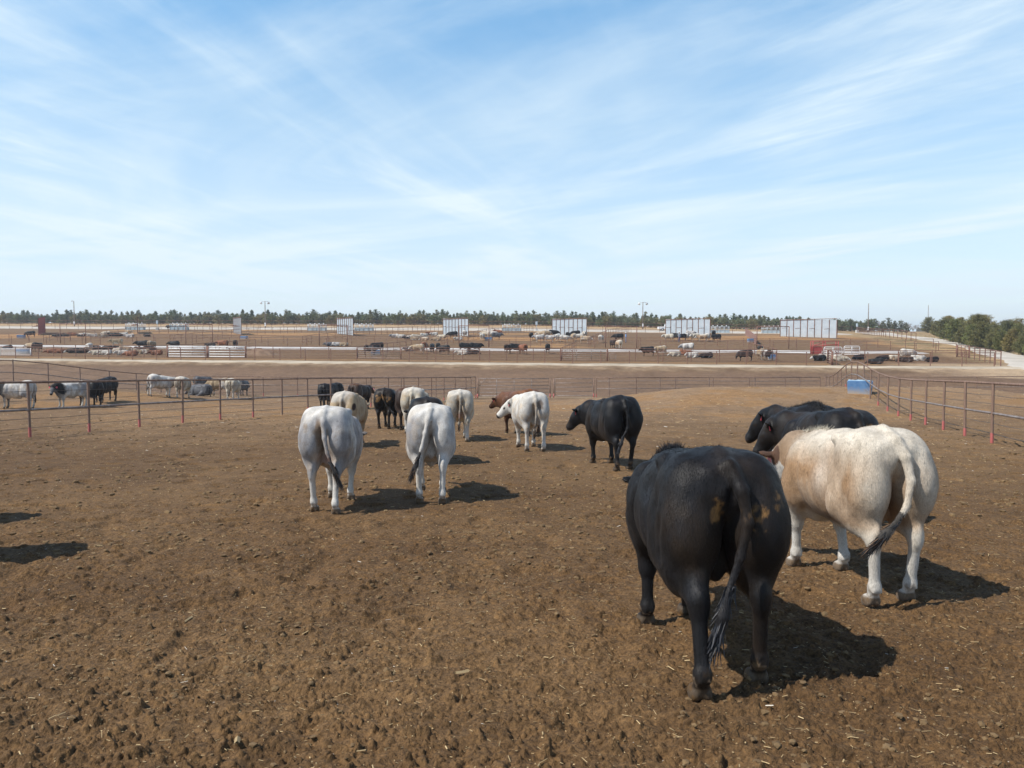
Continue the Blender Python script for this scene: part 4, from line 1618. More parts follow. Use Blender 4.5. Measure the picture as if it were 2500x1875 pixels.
def coat(V, info, kind, seed=0):
    x, y, z = V[:, 0], V[:, 1], V[:, 2]
    n = fbm3(x * 2.2 + seed, y * 2.2, z * 2.2, 4, seed)
    nf = fbm3(x * 9 + seed, y * 9, z * 9, 3, seed + 7)
    nm = fbm3(x * 16, y * 16, z * 16 + seed, 4, seed + 9, 0.65)
    base = {'black': BLACK, 'white': WHITE, 'grey': GREYW, 'cream': WHITE * np.array([0.98, 0.93, 0.82]), 'tanwhite': WHITE * np.array([1.0, 0.94, 0.85]), 'tan': BUFF, 'brown': BROWN,
            'darkbrown': DKBR, 'red': RED, 'slate': SLATE, 'roan': GREYW, 'dun': BUFF * 0.72, 'pied': WHITE, 'whiteface': BLACK, 'greydark': GREYW}[kind]
    c = np.broadcast_to(base, V.shape).copy()
    head = ((V - info['poll']) @ info['fd'] > -0.05) & (np.linalg.norm(V - info['poll'] - info['fd'] * 0.2, axis=1) < 0.42)
    along = (V - info['poll']) @ info['fd']
    if kind in ('black', 'whiteface'):
        c = lerp(c, np.array([0.030, 0.020, 0.013]), sstep(0.48, 0.70, n) * 0.7)
        c = lerp(c, np.array([0.016, 0.0165, 0.020]), sstep(0.45, 0.75, nf) * 0.5)
    elif kind in ('white', 'cream', 'grey', 'roan', 'greydark'):
        c = lerp(c, base * np.array([0.58, 0.58, 0.62]), sstep(0.42, 0.62, n) * (0.85 if kind != 'white' else 0.35))
        c = lerp(c, base * np.array([0.92, 0.76, 0.58]), sstep(0.50, 0.68, nf) * (0.55 if kind != 'grey' else 0.40))
        c = lerp(c, WHITE * 1.02, sstep(1.12, 1.24, z + 0.25 * (nf - 0.5)) * 0.6)  # paler top painted in for shading contrast
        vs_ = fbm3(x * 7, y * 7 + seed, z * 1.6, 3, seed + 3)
        c = lerp(c, c * np.array([0.62, 0.57, 0.52]), sstep(0.50, 0.66, vs_) * (1 - sstep(0.95, 1.15, z)) * 0.75)  # side shading painted as darker upright streaks below the back
        c = lerp(c, np.array([0.20, 0.165, 0.135]), np.exp(-((y) / 0.10) ** 2 - ((z - 0.80) / 0.20) ** 2) * (x < -0.70) * (0.3 + 0.7 * nf) * 0.8)  # rear centre darkened: painted shading together with brown staining
        c = lerp(c, np.array([0.22, 0.16, 0.11]), sstep(0.56, 0.70, nm) * (x < -0.5) * (1 - sstep(0.9, 1.2, z)) * 0.5)
        if kind in ('grey', 'roan', 'greydark'):
            c = lerp(c, SLATE * 1.8, sstep(0.35, 0.75, (x - 0.45) / 0.6 + n * 0.4) * (0.85 if kind != 'grey' else 0.5))
            c = lerp(c, SLATE * 1.7, sstep(0.46, 0.62, n) * sstep(-0.2, 0.3, np.abs(y) / 0.35 - 0.6) * 0.45)
        c = lerp(c, WHITE * 1.05, sstep(0.55, 0.30, z) * 0.75 if False else (1 - sstep(0.28, 0.55, z)) * 0.75)
        if kind == 'greydark':
            c = lerp(c, BLACK * 2, sstep(0.38, 0.55, x + (n - 0.5) * 0.5) * (1 - (along > 0.1) * 0.6))
    elif kind == 'tanwhite':
        w = 1 - sstep(0.96, 1.24, z + (n - 0.5) * 0.30)
        w = w * (0.70 + 0.30 * sstep(0.30, 0.66, n)) * sstep(-1.02, -0.72, x + 0.10 * (nf - 0.5)) * sstep(0.50, 0.60, z)
        c = lerp(c, TAN * np.array([0.92, 0.88, 0.82]) * (0.85 + 0.3 * nf[:, None]), w * (1.0 - 0.18 * sstep(0.45, 0.70, nf)))
        c = lerp(c, WHITE * 0.95, np.exp(-((x + 0.18) / 0.10) ** 2 - ((z - 0.90) / 0.20) ** 2) * 0.35)
        c = lerp(c, TAN * 0.62, sstep(0.28, 0.72, x + 0.2 * (nf - 0.5)) * sstep(0.80, 1.05, z) * 0.85)
        c = lerp(c, TAN * 0.75, np.exp(-((x - 0.26) / 0.09) ** 2 - ((z - 0.74) / 0.14) ** 2) * 0.7)
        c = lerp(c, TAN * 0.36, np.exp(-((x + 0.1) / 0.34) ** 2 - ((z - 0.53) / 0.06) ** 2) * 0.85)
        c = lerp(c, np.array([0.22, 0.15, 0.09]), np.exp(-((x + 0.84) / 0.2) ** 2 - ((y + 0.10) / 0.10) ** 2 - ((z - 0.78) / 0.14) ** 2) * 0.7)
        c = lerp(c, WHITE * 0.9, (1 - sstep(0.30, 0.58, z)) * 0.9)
    elif kind in ('tan', 'dun'):
        c = lerp(c, WHITE * 0.85, sstep(0.50, 0.66, n) * 0.8)
        c = lerp(c, base * np.array([0.55, 0.42, 0.35]), sstep(0.45, 0.7, nf) * 0.35)
    elif kind in ('brown', 'darkbrown', 'red'):
        c = lerp(c, base * 0.40, sstep(0.45, 0.65, n))
        c = lerp(c, np.array([0.36, 0.15, 0.055]), np.exp(-((z - 1.30) / 0.10) ** 2) * (0.35 if kind == 'brown' else 0.2))
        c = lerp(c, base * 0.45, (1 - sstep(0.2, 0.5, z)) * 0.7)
    elif kind == 'pied':
        c = lerp(c, BLACK, sstep(0.50, 0.53, n + 0.12 * (x > 0.55)))
    if kind == 'whiteface':
        c[head & (along > 0.02)] = WHITE
    if kind in ('white', 'cream', 'tanwhite', 'tan'):
        c[head] = WHITE * 0.98
    if kind == 'grey':
        c[head] = SLATE * 2.6
    # switch, muzzle, eyes, ears, hooves
    for s in (-1, 1):
        e = info['poll'] + info['fd'] * 0.155 + info['sd'] * s * 0.098 + info['ud'] * 0.015
        de = np.linalg.norm(V - e, axis=1)
        c[de < 0.030] = np.array([0.02, 0.014, 0.010])
        e0, ed = info['ears'][0 if s < 0 else 1]
        t = (V - e0) @ ed
        ear = (t > 0.03) & (t < 0.26) & (np.linalg.norm(V - e0 - ed * 0.12, axis=1) < 0.13)
        c[ear] = c[ear] * 0.5 if kind not in ('tanwhite',) else np.array([0.10, 0.055, 0.035])
    mz = head & (along > 0.405)
    c[mz] = np.array([0.035, 0.028, 0.026])
    dt = np.linalg.norm(V - info['tip'], axis=1)
    tl = (x < -0.83) & (dt < 0.42) & (z < info['tip'][2] + 0.12) & (((V - info['tip']) @ info['sw'] > -0.10)) & (np.linalg.norm((V - info['tip']) - ((V - info['tip']) @ info['sw'])[:, None] * info['sw'], axis=1) < 0.055)
    c = lerp(c, BLACK * 2.2 if kind not in ('white', 'cream', 'tan') else c * 0.62, tl * 0.92)
    leg = z < 0.20
    c = lerp(c, HOOF * (0.65 if kind in ('black', 'darkbrown', 'whiteface') else 1.15), (1 - sstep(0.060, 0.078, z)))
    if kind in ('black', 'darkbrown'):
        dew = leg & (z > 0.085) & (z < 0.14) & (nm > 0.5)
        c[dew] = HOOF
    c = lerp(c, MUD * 0.45, leg * sstep(0.52, 0.68, nm) * (1 - sstep(0.08, 0.22, z)) * 0.75)
    return c, nm, n


def M_coat_make(name, rough, spec, sheen, bump):
    t = NT(name)
    at = t.n.new('ShaderNodeAttribute')
    at.attribute_name = 'col'
    co = t.obj_co((1.0, 1.0, 0.28))
    f1 = t.noise(co, 170, 3, 0.6)
    f2 = t.noise(t.obj_co((1, 1, 0.45)), 9, 8, 0.7)
    c = t.mix(1.0, at.outputs['Color'], t.ramp(f1, [(0.25, (0.70, 0.70, 0.70)), (0.75, (1.30, 1.30, 1.30))]), 'MULTIPLY')
    c = t.mix(1.0, c, t.ramp(f2, [(0.30, (0.74, 0.72, 0.69)), (0.70, (1.14, 1.14, 1.14))]), 'MULTIPLY')
    t.base(c)
    t.set(Roughness=rough)
    t.b.inputs['Specular IOR Level'].default_value = spec
    if sheen:
        t.b.inputs['Sheen Weight'].default_value = sheen
        t.b.inputs['Sheen Roughness'].default_value = 0.5
    h = t.math('ADD', t.math('MULTIPLY', f1, 0.8), t.math('MULTIPLY', t.noise(t.obj_co((1, 1, 0.4)), 16, 5, 0.6), 0.35))
    t.bump(h, bump * 0.7, 0.009)
    return t.m


M_coat_dark = M_coat_make('dark_coat', 0.50, 0.20, 0.015, 0.55)
M_coat_pale = M_coat_make('pale_coat', 0.85, 0.20, 0.05, 0.35)
M_tag = noisy('red_plastic_tag', (0.50, 0.035, 0.06), (0.62, 0.07, 0.09), 4, 0.45)
M_tag_pink = noisy('pink_plastic_tag', (0.62, 0.22, 0.26), (0.72, 0.32, 0.35), 4, 0.45)
t = NT('hair')
at = t.n.new('ShaderNodeAttribute')
at.attribute_name = 'col'
t.base(at.outputs['Color'])
t.set(Roughness=0.6)
M_hair = t.m


def strands(pts, dirs, lens, cols, width=0.0022, curl=0.25, seg=3, rg=None):
    """thin tapering hairs"""
    n = len(pts)
    pts, dirs = np.array(pts, float), np.array(dirs, float)
    dirs /= np.linalg.norm(dirs, axis=1)[:, None] + 1e-9
    side = np.cross(dirs, rg.normal(size=(n, 3)))
    side /= np.linalg.norm(side, axis=1)[:, None] + 1e-9
    bend = rg.normal(size=(n, 3)) * curl
    V = []
    for k in range(seg + 1):
        f = k / seg
        p = pts + (dirs * f + bend * f * f * 0.5) * np.array(lens)[:, None]
        w = width * (1 - 0.85 * f)
        V += [p - side * w, p + side * w]
    V = np.stack(V, 1).reshape(-1, 3)
    b = np.arange(n)[:, None] * (2 * (seg + 1))
    F = np.concatenate([b + np.array([[2 * k, 2 * k + 1, 2 * k + 3, 2 * k + 2]]) for k in range(seg)], 0)
    C = np.repeat(np.array(cols), 2 * (seg + 1), 0)
    return V, F, C


def coat_hair(V, F, c, n, length, width, root, mat, rg):
    """short hair lying back and down over the hide"""
    a, b, d = V[F[:, 0]], V[F[:, 1]], V[F[:, 2]]
    fn = np.cross(b - a, d - a)
    N = np.zeros_like(V)
    for i in range(4):
        np.add.at(N, F[:, i], fn)
    N /= np.linalg.norm(N, axis=1)[:, None] + 1e-9
    ok = np.where(V[:, 2] > 0.16)[0]
    k = ok[rg.integers(0, len(ok), n)]
    p = V[k] + rg.normal(size=(n, 3)) * 0.004
    nn = N[k]
    flow = np.array([-0.55, 0, -1.0]) + 0.9 * np.stack([fbm3(p[:, 0] * 5, p[:, 1] * 5, p[:, 2] * 5, 2, 7) - 0.5, fbm3(p[:, 0] * 5, p[:, 1] * 5, p[:, 2] * 5, 2, 8) - 0.5, 0 * p[:, 0]], 1)
    flow = flow + rg.normal(size=(n, 3)) * 0.22
    t = flow - nn * (flow * nn).sum(1)[:, None]
    t /= np.linalg.norm(t, axis=1)[:, None] + 1e-9
    sd = np.cross(nn, t)
    L = length * (0.5 + rg.random((n, 1)))
    w = width * (0.6 + 0.8 * rg.random((n, 1)))
    lift = 0.03 + 0.07 * rg.random((n, 1))
    base = p - nn * 0.002
    tipp = p + t * L + nn * L * lift
    VV = np.stack([base - sd * w, base + sd * w, tipp], 1).reshape(-1, 3)
    FF = np.arange(3 * n).reshape(n, 3)
    cc = c[k] * (0.86 + 0.34 * rg.random((n, 1)))
    me = np_mesh('coat_hair', VV, FF, False, np.repeat(cc, 3, 0).astype(np.float32))
    mesh_obj('coat_hair', me, mat, root)


def make_bull(pos, yaw, kind, label, h=0.03, scale=1.0, seed=0, tags=('l', 'r'), mud=0.0, tuft=None, switch=True, P=None, group=None,
              tagmat=None, extra=None, name='bull', cat='bull', tip_swing=(0, 0, -1), near=False, fur=0):
    P = P or {}
    V, F, info = bull_sdf(h, P)
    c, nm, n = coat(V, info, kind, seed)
    if mud:
        g = np.exp(-((V[:, 0] + 0.92) / 0.16) ** 2 - ((V[:, 2] - 0.98) / 0.17) ** 2) * (np.abs(V[:, 1]) < 0.33)
        c = lerp(c, MUD * (0.8 + 0.5 * nm[:, None]), sstep(0.66 - 0.1 * mud, 0.78 - 0.1 * mud, g * 0.36 + nm * 0.72) * (g > 0.12) * 0.8)
    if extra is not None:
        c = extra(V, c, nm, n)
    # skin folds and muscle relief on the surface itself
    if h < 0.02:
        rel = (fbm3(V[:, 0] * 5 + seed, V[:, 1] * 5, V[:, 2] * 3.2, 3, seed + 31) - 0.5)
        rel2 = (fbm3(V[:, 0] * 15, V[:, 1] * 15, V[:, 2] * 8, 2, seed + 37) - 0.5)
        body = sstep(0.35, 0.6, V[:, 2])[:, None]
        d = V - np.array([0, 0, 0.92], np.float32) * 1.0
        d[:, 0] *= 0.25
        d /= np.linalg.norm(d, axis=1)[:, None] + 1e-6
        V = V + d * ((rel * 0.034 + rel2 * 0.009)[:, None] * body)
    root = empty(name, (pos[0], pos[1], pos[2]), yaw, label, cat, group)
    root.scale = (scale * 0.86, scale, scale)
    dark = kind in ('black', 'darkbrown', 'brown', 'slate', 'whiteface', 'red')
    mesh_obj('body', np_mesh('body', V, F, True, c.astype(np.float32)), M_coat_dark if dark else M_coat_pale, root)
    rg = np.random.default_rng(seed + 100)
    if fur:
        coat_hair(V, F, c, fur, 0.015 if dark else 0.020, 0.0016, root, M_coat_dark if dark else M_coat_pale, rg)
    if switch:
        m = 420 if near else 140
        tip, td = info['tip'], info['sw']
        tw = np.array(tip_swing, float)
        base = tip[None] + td[None] * (rg.random((m, 1)) * 0.26 * P.get('switch_len', 1.0) - 0.05)
        ang = rg.random(m) * 6.28
        rr = 0.026 * np.sqrt(rg.random(m))
        base = base + np.stack([rr * np.cos(ang), rr * np.sin(ang), 0 * rr], 1)
        dd = td[None] + rg.normal(size=(m, 3)) * 0.12
        col = (BLACK * 2.0 if kind not in ('tan', 'cream', 'white') else np.array([0.12, 0.08, 0.05]))
        if kind == 'black':
            col = np.array([0.022, 0.023, 0.028])
        cc = col[None] * (0.6 + rg.random((m, 1)) * 1.0)
        br = rg.random(m) < 0.25
        cc[br] = np.array([0.11, 0.06, 0.03])
        if kind == 'black':
            cc[br] = BLACK * 2
        VV, FF, CC = strands(base, dd, 0.07 + 0.09 * rg.random(m), cc, 0.0065 if near else 0.009, 0.16, 4, rg)
        mesh_obj('tail_switch', np_mesh('tail_switch', VV, FF, True, CC), M_hair, root)
    if tuft:
        m = tuft.get('n', 900)
        c0 = np.array(tuft['at'])
        sp = np.array(tuft.get('size', (0.14, 0.06, 0.02)))
        base = c0 + rg.normal(size=(m, 3)) * sp
        # seat the roots on the surface
        keep = []
        for k in range(m):
            dd = np.linalg.norm(V[:, :2] - base[k, :2], axis=1)
            j = np.where(dd < 0.02 + h)[0]
            if len(j):
                base[k, 2] = V[j, 2].max() - 0.004
                keep.append(k)
        base = base[keep]
        m = len(base)
        dd = np.array(tuft.get('dir', (-0.3, 0, 1)))[None] + rg.normal(size=(m, 3)) * 0.45
        cc = np.array(tuft.get('col', BLACK * 2))[None] * (0.6 + rg.random((m, 1)))
        VV, FF, CC = strands(base, dd, tuft.get('len', 0.07) * (0.5 + rg.random(m)), cc, 0.0022, 0.4, 3, rg)
        mesh_obj('hair_tuft', np_mesh('hair_tuft', VV, FF, True, CC), M_hair, root)
    for s, key in ((0, 'r'), (1, 'l')):
        if key in tags:
            e0, ed = info['ears'][s]
            p = Vector(e0 + ed * 0.10)
            fd = Vector(info['fd'])
            mb = MB()
            w, L, th = (0.030, 0.085, 0.003) if h < 0.03 else (0.042, 0.10, 0.006)
            prof = [(-0.012, 0), (-w, -0.03), (-w, -L), (w, -L), (w, -0.03), (0.012, 0)]
            mb.prism(prof, -th, th)
            tg = mb.obj('ear_tag', tagmat or M_tag, root)
            tg.location = p + Vector((0, 0, -0.012)) - fd * 0.02
            tg.rotation_euler = (R(rg.uniform(-14, 14)), R(rg.uniform(-15, 15)), math.atan2(info['sd'][1], info['sd'][0]) + R(25) * (1 if s else -1))
    return root
# ---------------------------------------------------------------- the bulls of the near pens
def place(px, py, heading, kind, label, off=None, slim=1.0, **kw):
    """hind feet at the ground point of pixel (px, py); heading in degrees to the left of straight ahead"""
    g = G(px, py) if off is None else Vector((off[0], off[1], 0))
    yaw = R(90 + heading)
    sc = kw.get('scale', 1.0)
    u = Vector((math.cos(yaw), math.sin(yaw), 0))
    hind = Vector((g.x, g.y, 0))
    wb, hb = 1.26 * 0.86 * sc, 0.77 * 0.86 * sc
    front = hind + u * wb
    pitch = math.atan2(H(front.x, front.y) - H(hind.x, hind.y), wb)
    c = hind + u * hb
    z = H(hind.x, hind.y) + math.sin(pitch) * hb
    root = make_bull((c.x, c.y, z - 0.004), yaw, kind, label, **kw)
    root.rotation_euler = (0, -pitch, yaw)
    root.scale.y *= slim
    return root


def mud_black(V, c, nm, n):
    x, y, z = V[:, 0], V[:, 1], V[:, 2]
    for cy, cz, sy, sz in ((0.075, 0.97, 0.06, 0.10), (-0.15, 0.955, 0.12, 0.085), (-0.26, 1.03, 0.05, 0.06)):
        g = np.exp(-((y - cy) / sy) ** 2 - ((z - cz) / sz) ** 2) * (x < -0.70)
        c = lerp(c, MUD * (0.5 + 1.2 * nm[:, None]), sstep(0.63, 0.82, g * 0.36 + fbm3(x * 34, y * 34, z * 34, 2, 4) * 0.55 + nm * 0.22) * sstep(0.08, 0.3, g) * 0.85)
    return c


def mud_left(V, c, nm, n):
    x, y, z = V[:, 0], V[:, 1], V[:, 2]
    g = np.exp(-((y - 0.06) / 0.055) ** 2 - ((z - 0.98) / 0.22) ** 2) * (x < -0.74)
    c = lerp(c, np.array([0.20, 0.135, 0.085]), sstep(0.45, 0.70, g * 0.7 + nm * 0.4) * 0.85)
    g = np.exp(-((y - 0.25) / 0.11) ** 2 - ((z - 1.02) / 0.16) ** 2) * (x < -0.62)
    c = lerp(c, np.array([0.26, 0.19, 0.12]), sstep(0.68, 0.84, g * 0.48 + nm * 0.64) * 0.5)
    g = np.exp(-((y + 0.20) / 0.10) ** 2 - ((z - 1.12) / 0.10) ** 2) * (x < -0.5)
    c = lerp(c, SLATE * 1.2, sstep(0.82, 0.95, g * 0.62 + nm * 0.6) * 0.6)
    return lerp(c, np.array([0.36, 0.20, 0.15]), np.exp(-(y / 0.09) ** 2 - ((z - 0.66) / 0.07) ** 2) * (x < -0.35) * 0.8)


def brown_left(V, c, nm, n):
    g = np.exp(-((V[:, 1] + 0.10) / 0.10) ** 2 - ((V[:, 2] - 1.02) / 0.16) ** 2) * (V[:, 0] < -0.72)
    c = lerp(c, np.array([0.14, 0.10, 0.075]), sstep(0.50, 0.72, g * 0.7 + nm * 0.35) * 0.85)
    g = np.exp(-((V[:, 1] - 0.05) / 0.05) ** 2 - ((V[:, 2] - 0.98) / 0.12) ** 2) * (V[:, 0] < -0.72)
    return lerp(c, np.array([0.34, 0.24, 0.15]), sstep(0.5, 0.72, g * 0.7 + nm * 0.35) * 0.7)


BLK = dict(at=(0.66, 0, 1.2), size=(0.08, 0.035, 0.02), dir=(-0.6, 0, 0.8), len=0.045, col=np.array([0.020, 0.021, 0.026]), n=1500)
# nearest black bull
place(1772, 1676, 3, 'black', 'nearest and largest black bull, seen from behind with mud either side of its tail', h=0.013, seed=3, near=True, fur=80000, tuft=BLK,
      extra=mud_black, scale=0.99, P=dict(deep=1.0, swing=(-0.15, 0.18, -1), switch_len=1.25, nyaw=-4, npitch=-4, hyaw=-8, hpitch=-62, legs=((-0.02, 0.03), (0.22, 0.02), (-0.22, 0.02), (0.02, -0.03)), wide=1.06,
             tail=[(0.01, 0.0), (0.02, -0.05), (0.02, -0.07), (0.02, -0.03), (0.03, 0.04, -0.02)]))
# tan and white bull
place(2180, 1474, 7, 'tanwhite', 'white bull with tan flanks and a black tipped tail swung to its left', h=0.014, seed=5, near=True, fur=45000, extra=None, scale=1.0, tuft=dict(at=(0.55, 0, 1.2), size=(0.12, 0.035, 0.02), dir=(-0.8, 0, 0.35), len=0.04, col=np.array([0.50, 0.45, 0.36]), n=900), tagmat=M_tag_pink,
      P=dict(deep=0.7, swing=(0, 0.9, -0.5), neck=0.34, nyaw=24, npitch=4, hyaw=16, hpitch=-58, legs=((0.10, 0.0), (-0.14, 0.0), (-0.04, 0.0), (0.05, 0.0)), wide=1.0,
             tail=[(0.0, 0.0), (0.01, -0.03), (0.01, -0.05), (0.02, -0.01), (0.04, 0.10, 0.04)]))
# the two blacks beyond it
place(2088, 1280, 9, 'black', 'black bull standing behind the tan and white bull with its head low to the left', h=0.018, seed=9, scale=1.0, fur=26000, mud=0.5, tagmat=M_tag,
      P=dict(neck=0.42, nyaw=36, npitch=14, hyaw=48, hpitch=-58, legs=((0.1, 0), (-0.1, 0), (0.05, 0), (-0.1, 0))))
place(2000, 1236, 2, 'black', 'farther of the two black bulls showing behind the tan and white bull', h=0.018, seed=12, fur=20000, scale=1.0, tagmat=M_tag,
      tuft=dict(at=(-0.35, 0, 1.3), size=(0.30, 0.06, 0.02), dir=(-0.3, 0, 1), len=0.035, n=2600),
      P=dict(neck=0.36, nyaw=38, npitch=26, hyaw=52, hpitch=-52))
# centre bulls
place(1524, 1148, 14, 'black', 'black bull right of centre standing side on with a red tag in its ear', h=0.018, seed=21, fur=30000, scale=1.0,
      P=dict(deep=0.8, nyaw=34, npitch=6, hyaw=38, hpitch=-48, legs=((0.05, 0), (-0.06, 0), (-0.12, 0), (0.12, 0)), wide=1.04,
             tail=[(0.0, 0.0), (0.01, 0.0), (0.02, -0.02), (0.03, 0.0), (0.05, 0.10)]))
place(1306, 1102, 9, 'white', 'white bull in the middle of the pen turning its head to the left', h=0.02, seed=23, scale=1.0, extra=brown_left,
      P=dict(nyaw=36, npitch=8, hyaw=66, hpitch=-42, legs=((0.1, 0), (-0.05, 0), (0.06, 0.0), (-0.08, -0.02)), wide=0.98,
             tail=[(0.0, 0.0), (0.01, 0.0), (0.02, -0.01), (0.03, 0.0), (0.03, 0.02)]))
place(1303, 1064, 34, 'brown', 'dark brown bull standing behind the white bull in the middle', h=0.024, seed=27, scale=0.98,
      P=dict(nyaw=14, npitch=6, hyaw=10, hpitch=-30))
place(1124, 1079, 6, 'cream', 'cream white bull seen from behind, right of the grey bulls', h=0.02, seed=29, scale=1.0, extra=mud_left,
      P=dict(nyaw=10, npitch=0, hyaw=10, hpitch=-50, legs=((0.1, 0), (0, 0), (0.12, 0), (-0.08, 0)), wide=0.98,
             tail=[(0.0, 0.0), (0.01, 0.0), (0.01, 0.0), (0.01, 0.02), (0.02, 0.03)]))
place(1052, 1229, 5, 'grey', 'grey white bull walking away with its dark tail hanging to the left', h=0.015, seed=31, near=True, slim=0.91, scale=1.0, P=dict(swing=(-0.12, 0.35, -1), nyaw=5, npitch=-10, hyaw=5, hpitch=-55, legs=((0.12, 0), (-0.12, 0), (0.03, 0), (-0.05, 0)), wide=1.02,
             tail=[(0.0, 0.0), (0.01, 0.03), (0.015, 0.07), (0.02, 0.12), (0.03, 0.18, 0.02)]))
place(793, 1252, 2, 'grey', 'leftmost grey white bull walking away with mud beside its tail', h=0.015, seed=35, near=True, slim=0.89, scale=1.0, extra=mud_left, P=dict(swing=(-0.12, -0.6, -0.9), nyaw=-4, npitch=-12, hyaw=-4, hpitch=-60, legs=((0.10, 0), (-0.12, 0), (0.08, 0), (-0.14, 0)), wide=1.08,
             tail=[(0.0, 0.0), (0.01, -0.01), (0.01, -0.03), (0.02, -0.07), (0.03, -0.13, 0.02)]))
place(1044, 1136, 10, 'black', 'black bull mostly hidden behind the grey bull with the dark tail', h=0.022, seed=39, scale=0.97,
      P=dict(nyaw=14, npitch=2, hyaw=16, hpitch=-50))
place(1006, 1058, -4, 'cream', 'white bull with its head down seen from behind, left of the cream one', h=0.022, seed=41, scale=1.0,
      P=dict(nyaw=-12, npitch=-6, hyaw=-12, hpitch=-55, tail=[(0.0, 0.0), (0.01, 0.0), (0.02, 0.01), (0.02, 0.02), (0.02, 0.03)]))
place(993, 1050, 8, 'darkbrown', 'dark brown bull squeezed between a black and a white bull', h=0.024, seed=43, scale=0.98, P=dict(nyaw=8, npitch=0, hyaw=8, hpitch=-50))
place(937, 1047, -2, 'black', 'black bull seen square from behind with brown mud on both hips', h=0.022, seed=45, scale=0.96, mud=0.3,
      P=dict(nyaw=-6, npitch=0, hyaw=-10, hpitch=-45, legs=((0.05, 0), (-0.08, 0), (0.06, 0), (-0.05, 0)), wide=0.98,
             tail=[(0.0, 0.0), (0.01, 0.02), (0.02, -0.02), (0.03, -0.12), (0.05, -0.25, 0.05)]))


def dark_spot(V, c, nm, n):
    g = np.exp(-((V[:, 1] + 0.30) / 0.05) ** 2 - ((V[:, 2] - 0.95) / 0.10) ** 2) * (V[:, 0] < -0.35)
    return lerp(c, np.array([0.05, 0.03, 0.025]), sstep(0.4, 0.6, g))


place(838, 1093, -4, 'tan', 'tan bull standing behind the leftmost grey bull', h=0.02, slim=0.9, seed=47, scale=1.0, extra=dark_spot,
      P=dict(nyaw=4, npitch=0, hyaw=4, hpitch=-50, wide=1.05, tail=[(0.0, 0.0), (0.01, 0.02), (0.02, 0.03), (0.03, 0.04), (0.03, 0.05)]))
# off the left edge: only their shadows fall into the picture
place(0, 0, 97, 'black', 'black bull just outside the left edge whose shadow lies on the near dirt', off=(-5.12, 7.2), h=0.03, seed=51)
place(0, 0, 97, 'slate', 'slate bull outside the left edge casting the farther shadow', off=(-6.62, 8.95), h=0.03, seed=52)

# bulls of the left pen
def lp(px, py, heading, kind, label, h=0.03, **kw):
    kw['scale'] = kw.get('scale', 1.0) * 0.95
    return place(px, py, heading, kind, label, h=h, switch=True, **kw)


lp(78, 998, 96, 'greydark', 'grey bull side on at the left edge of the photo, head out of view', seed=61, scale=1.03, P=dict(nyaw=10, npitch=-10))
lp(206, 993, 146, 'greydark', 'grey bull with a dark neck facing the camera through the left fence', seed=62, P=dict(nyaw=22, npitch=14, hyaw=34, hpitch=-55, ear=0.2))
lp(238, 994, 60, 'black', 'black bull standing behind the grey bull that faces the camera', seed=63, tags=())
lp(276, 978, 172, 'black', 'black bull facing the camera behind the left fence', seed=64, P=dict(nyaw=2, npitch=5, hyaw=6, hpitch=-50), tagmat=M_tag_pink)
lp(364, 967, -42, 'grey', 'pale grey bull walking off to the right in the left pen', seed=65, P=dict(nyaw=-15, npitch=10, hyaw=-20, hpitch=-35))
lp(440, 973, 6, 'cream', 'cream bull seen from behind, left one of the cluster by the fence', seed=66, tags=())
lp(478, 955, -35, 'slate', 'dark slate bull behind the cluster at the left fence', seed=67, tags=())
lp(556, 968, 84, 'dun', 'dun bull side on in the cluster behind the left fence', seed=68, P=dict(nyaw=4, npitch=-16, hpitch=-50), tags=())
lp(562, 975, 2, 'cream', 'white bull seen from behind at the right end of the left pen cluster', seed=69, tags=(), scale=1.03)
lp(583, 966, -6, 'slate', 'dark bull beside the white one at the right end of the cluster', seed=70, tags=(), scale=0.98)
r = lp(508, 968, 70, 'slate', 'grey bull lying on the ground in the middle of the left pen cluster', seed=71, tags=(), P=dict(lie=True, npitch=-8))
r.location.z -= 0.50 - 0.02
lp(792, 1000, 6, 'black', 'dusty black bull behind the left fence, left of the white faced one', seed=72, tags=())
lp(826, 992, 160, 'whiteface', 'white faced black bull looking at the camera over the fence', seed=73, P=dict(nyaw=4, npitch=26, hyaw=12, hpitch=-48, ear=0.05))
lp(862, 1000, -22, 'darkbrown', 'dark brown bull right of the white faced one behind the fence', seed=74, P=dict(npitch=12, hpitch=-30), tagmat=M_tag_pink)
print('bulls done', round(time.time() - T0, 1))

# ---------------------------------------------------------------- cattle of the far pens
PROTO = {}


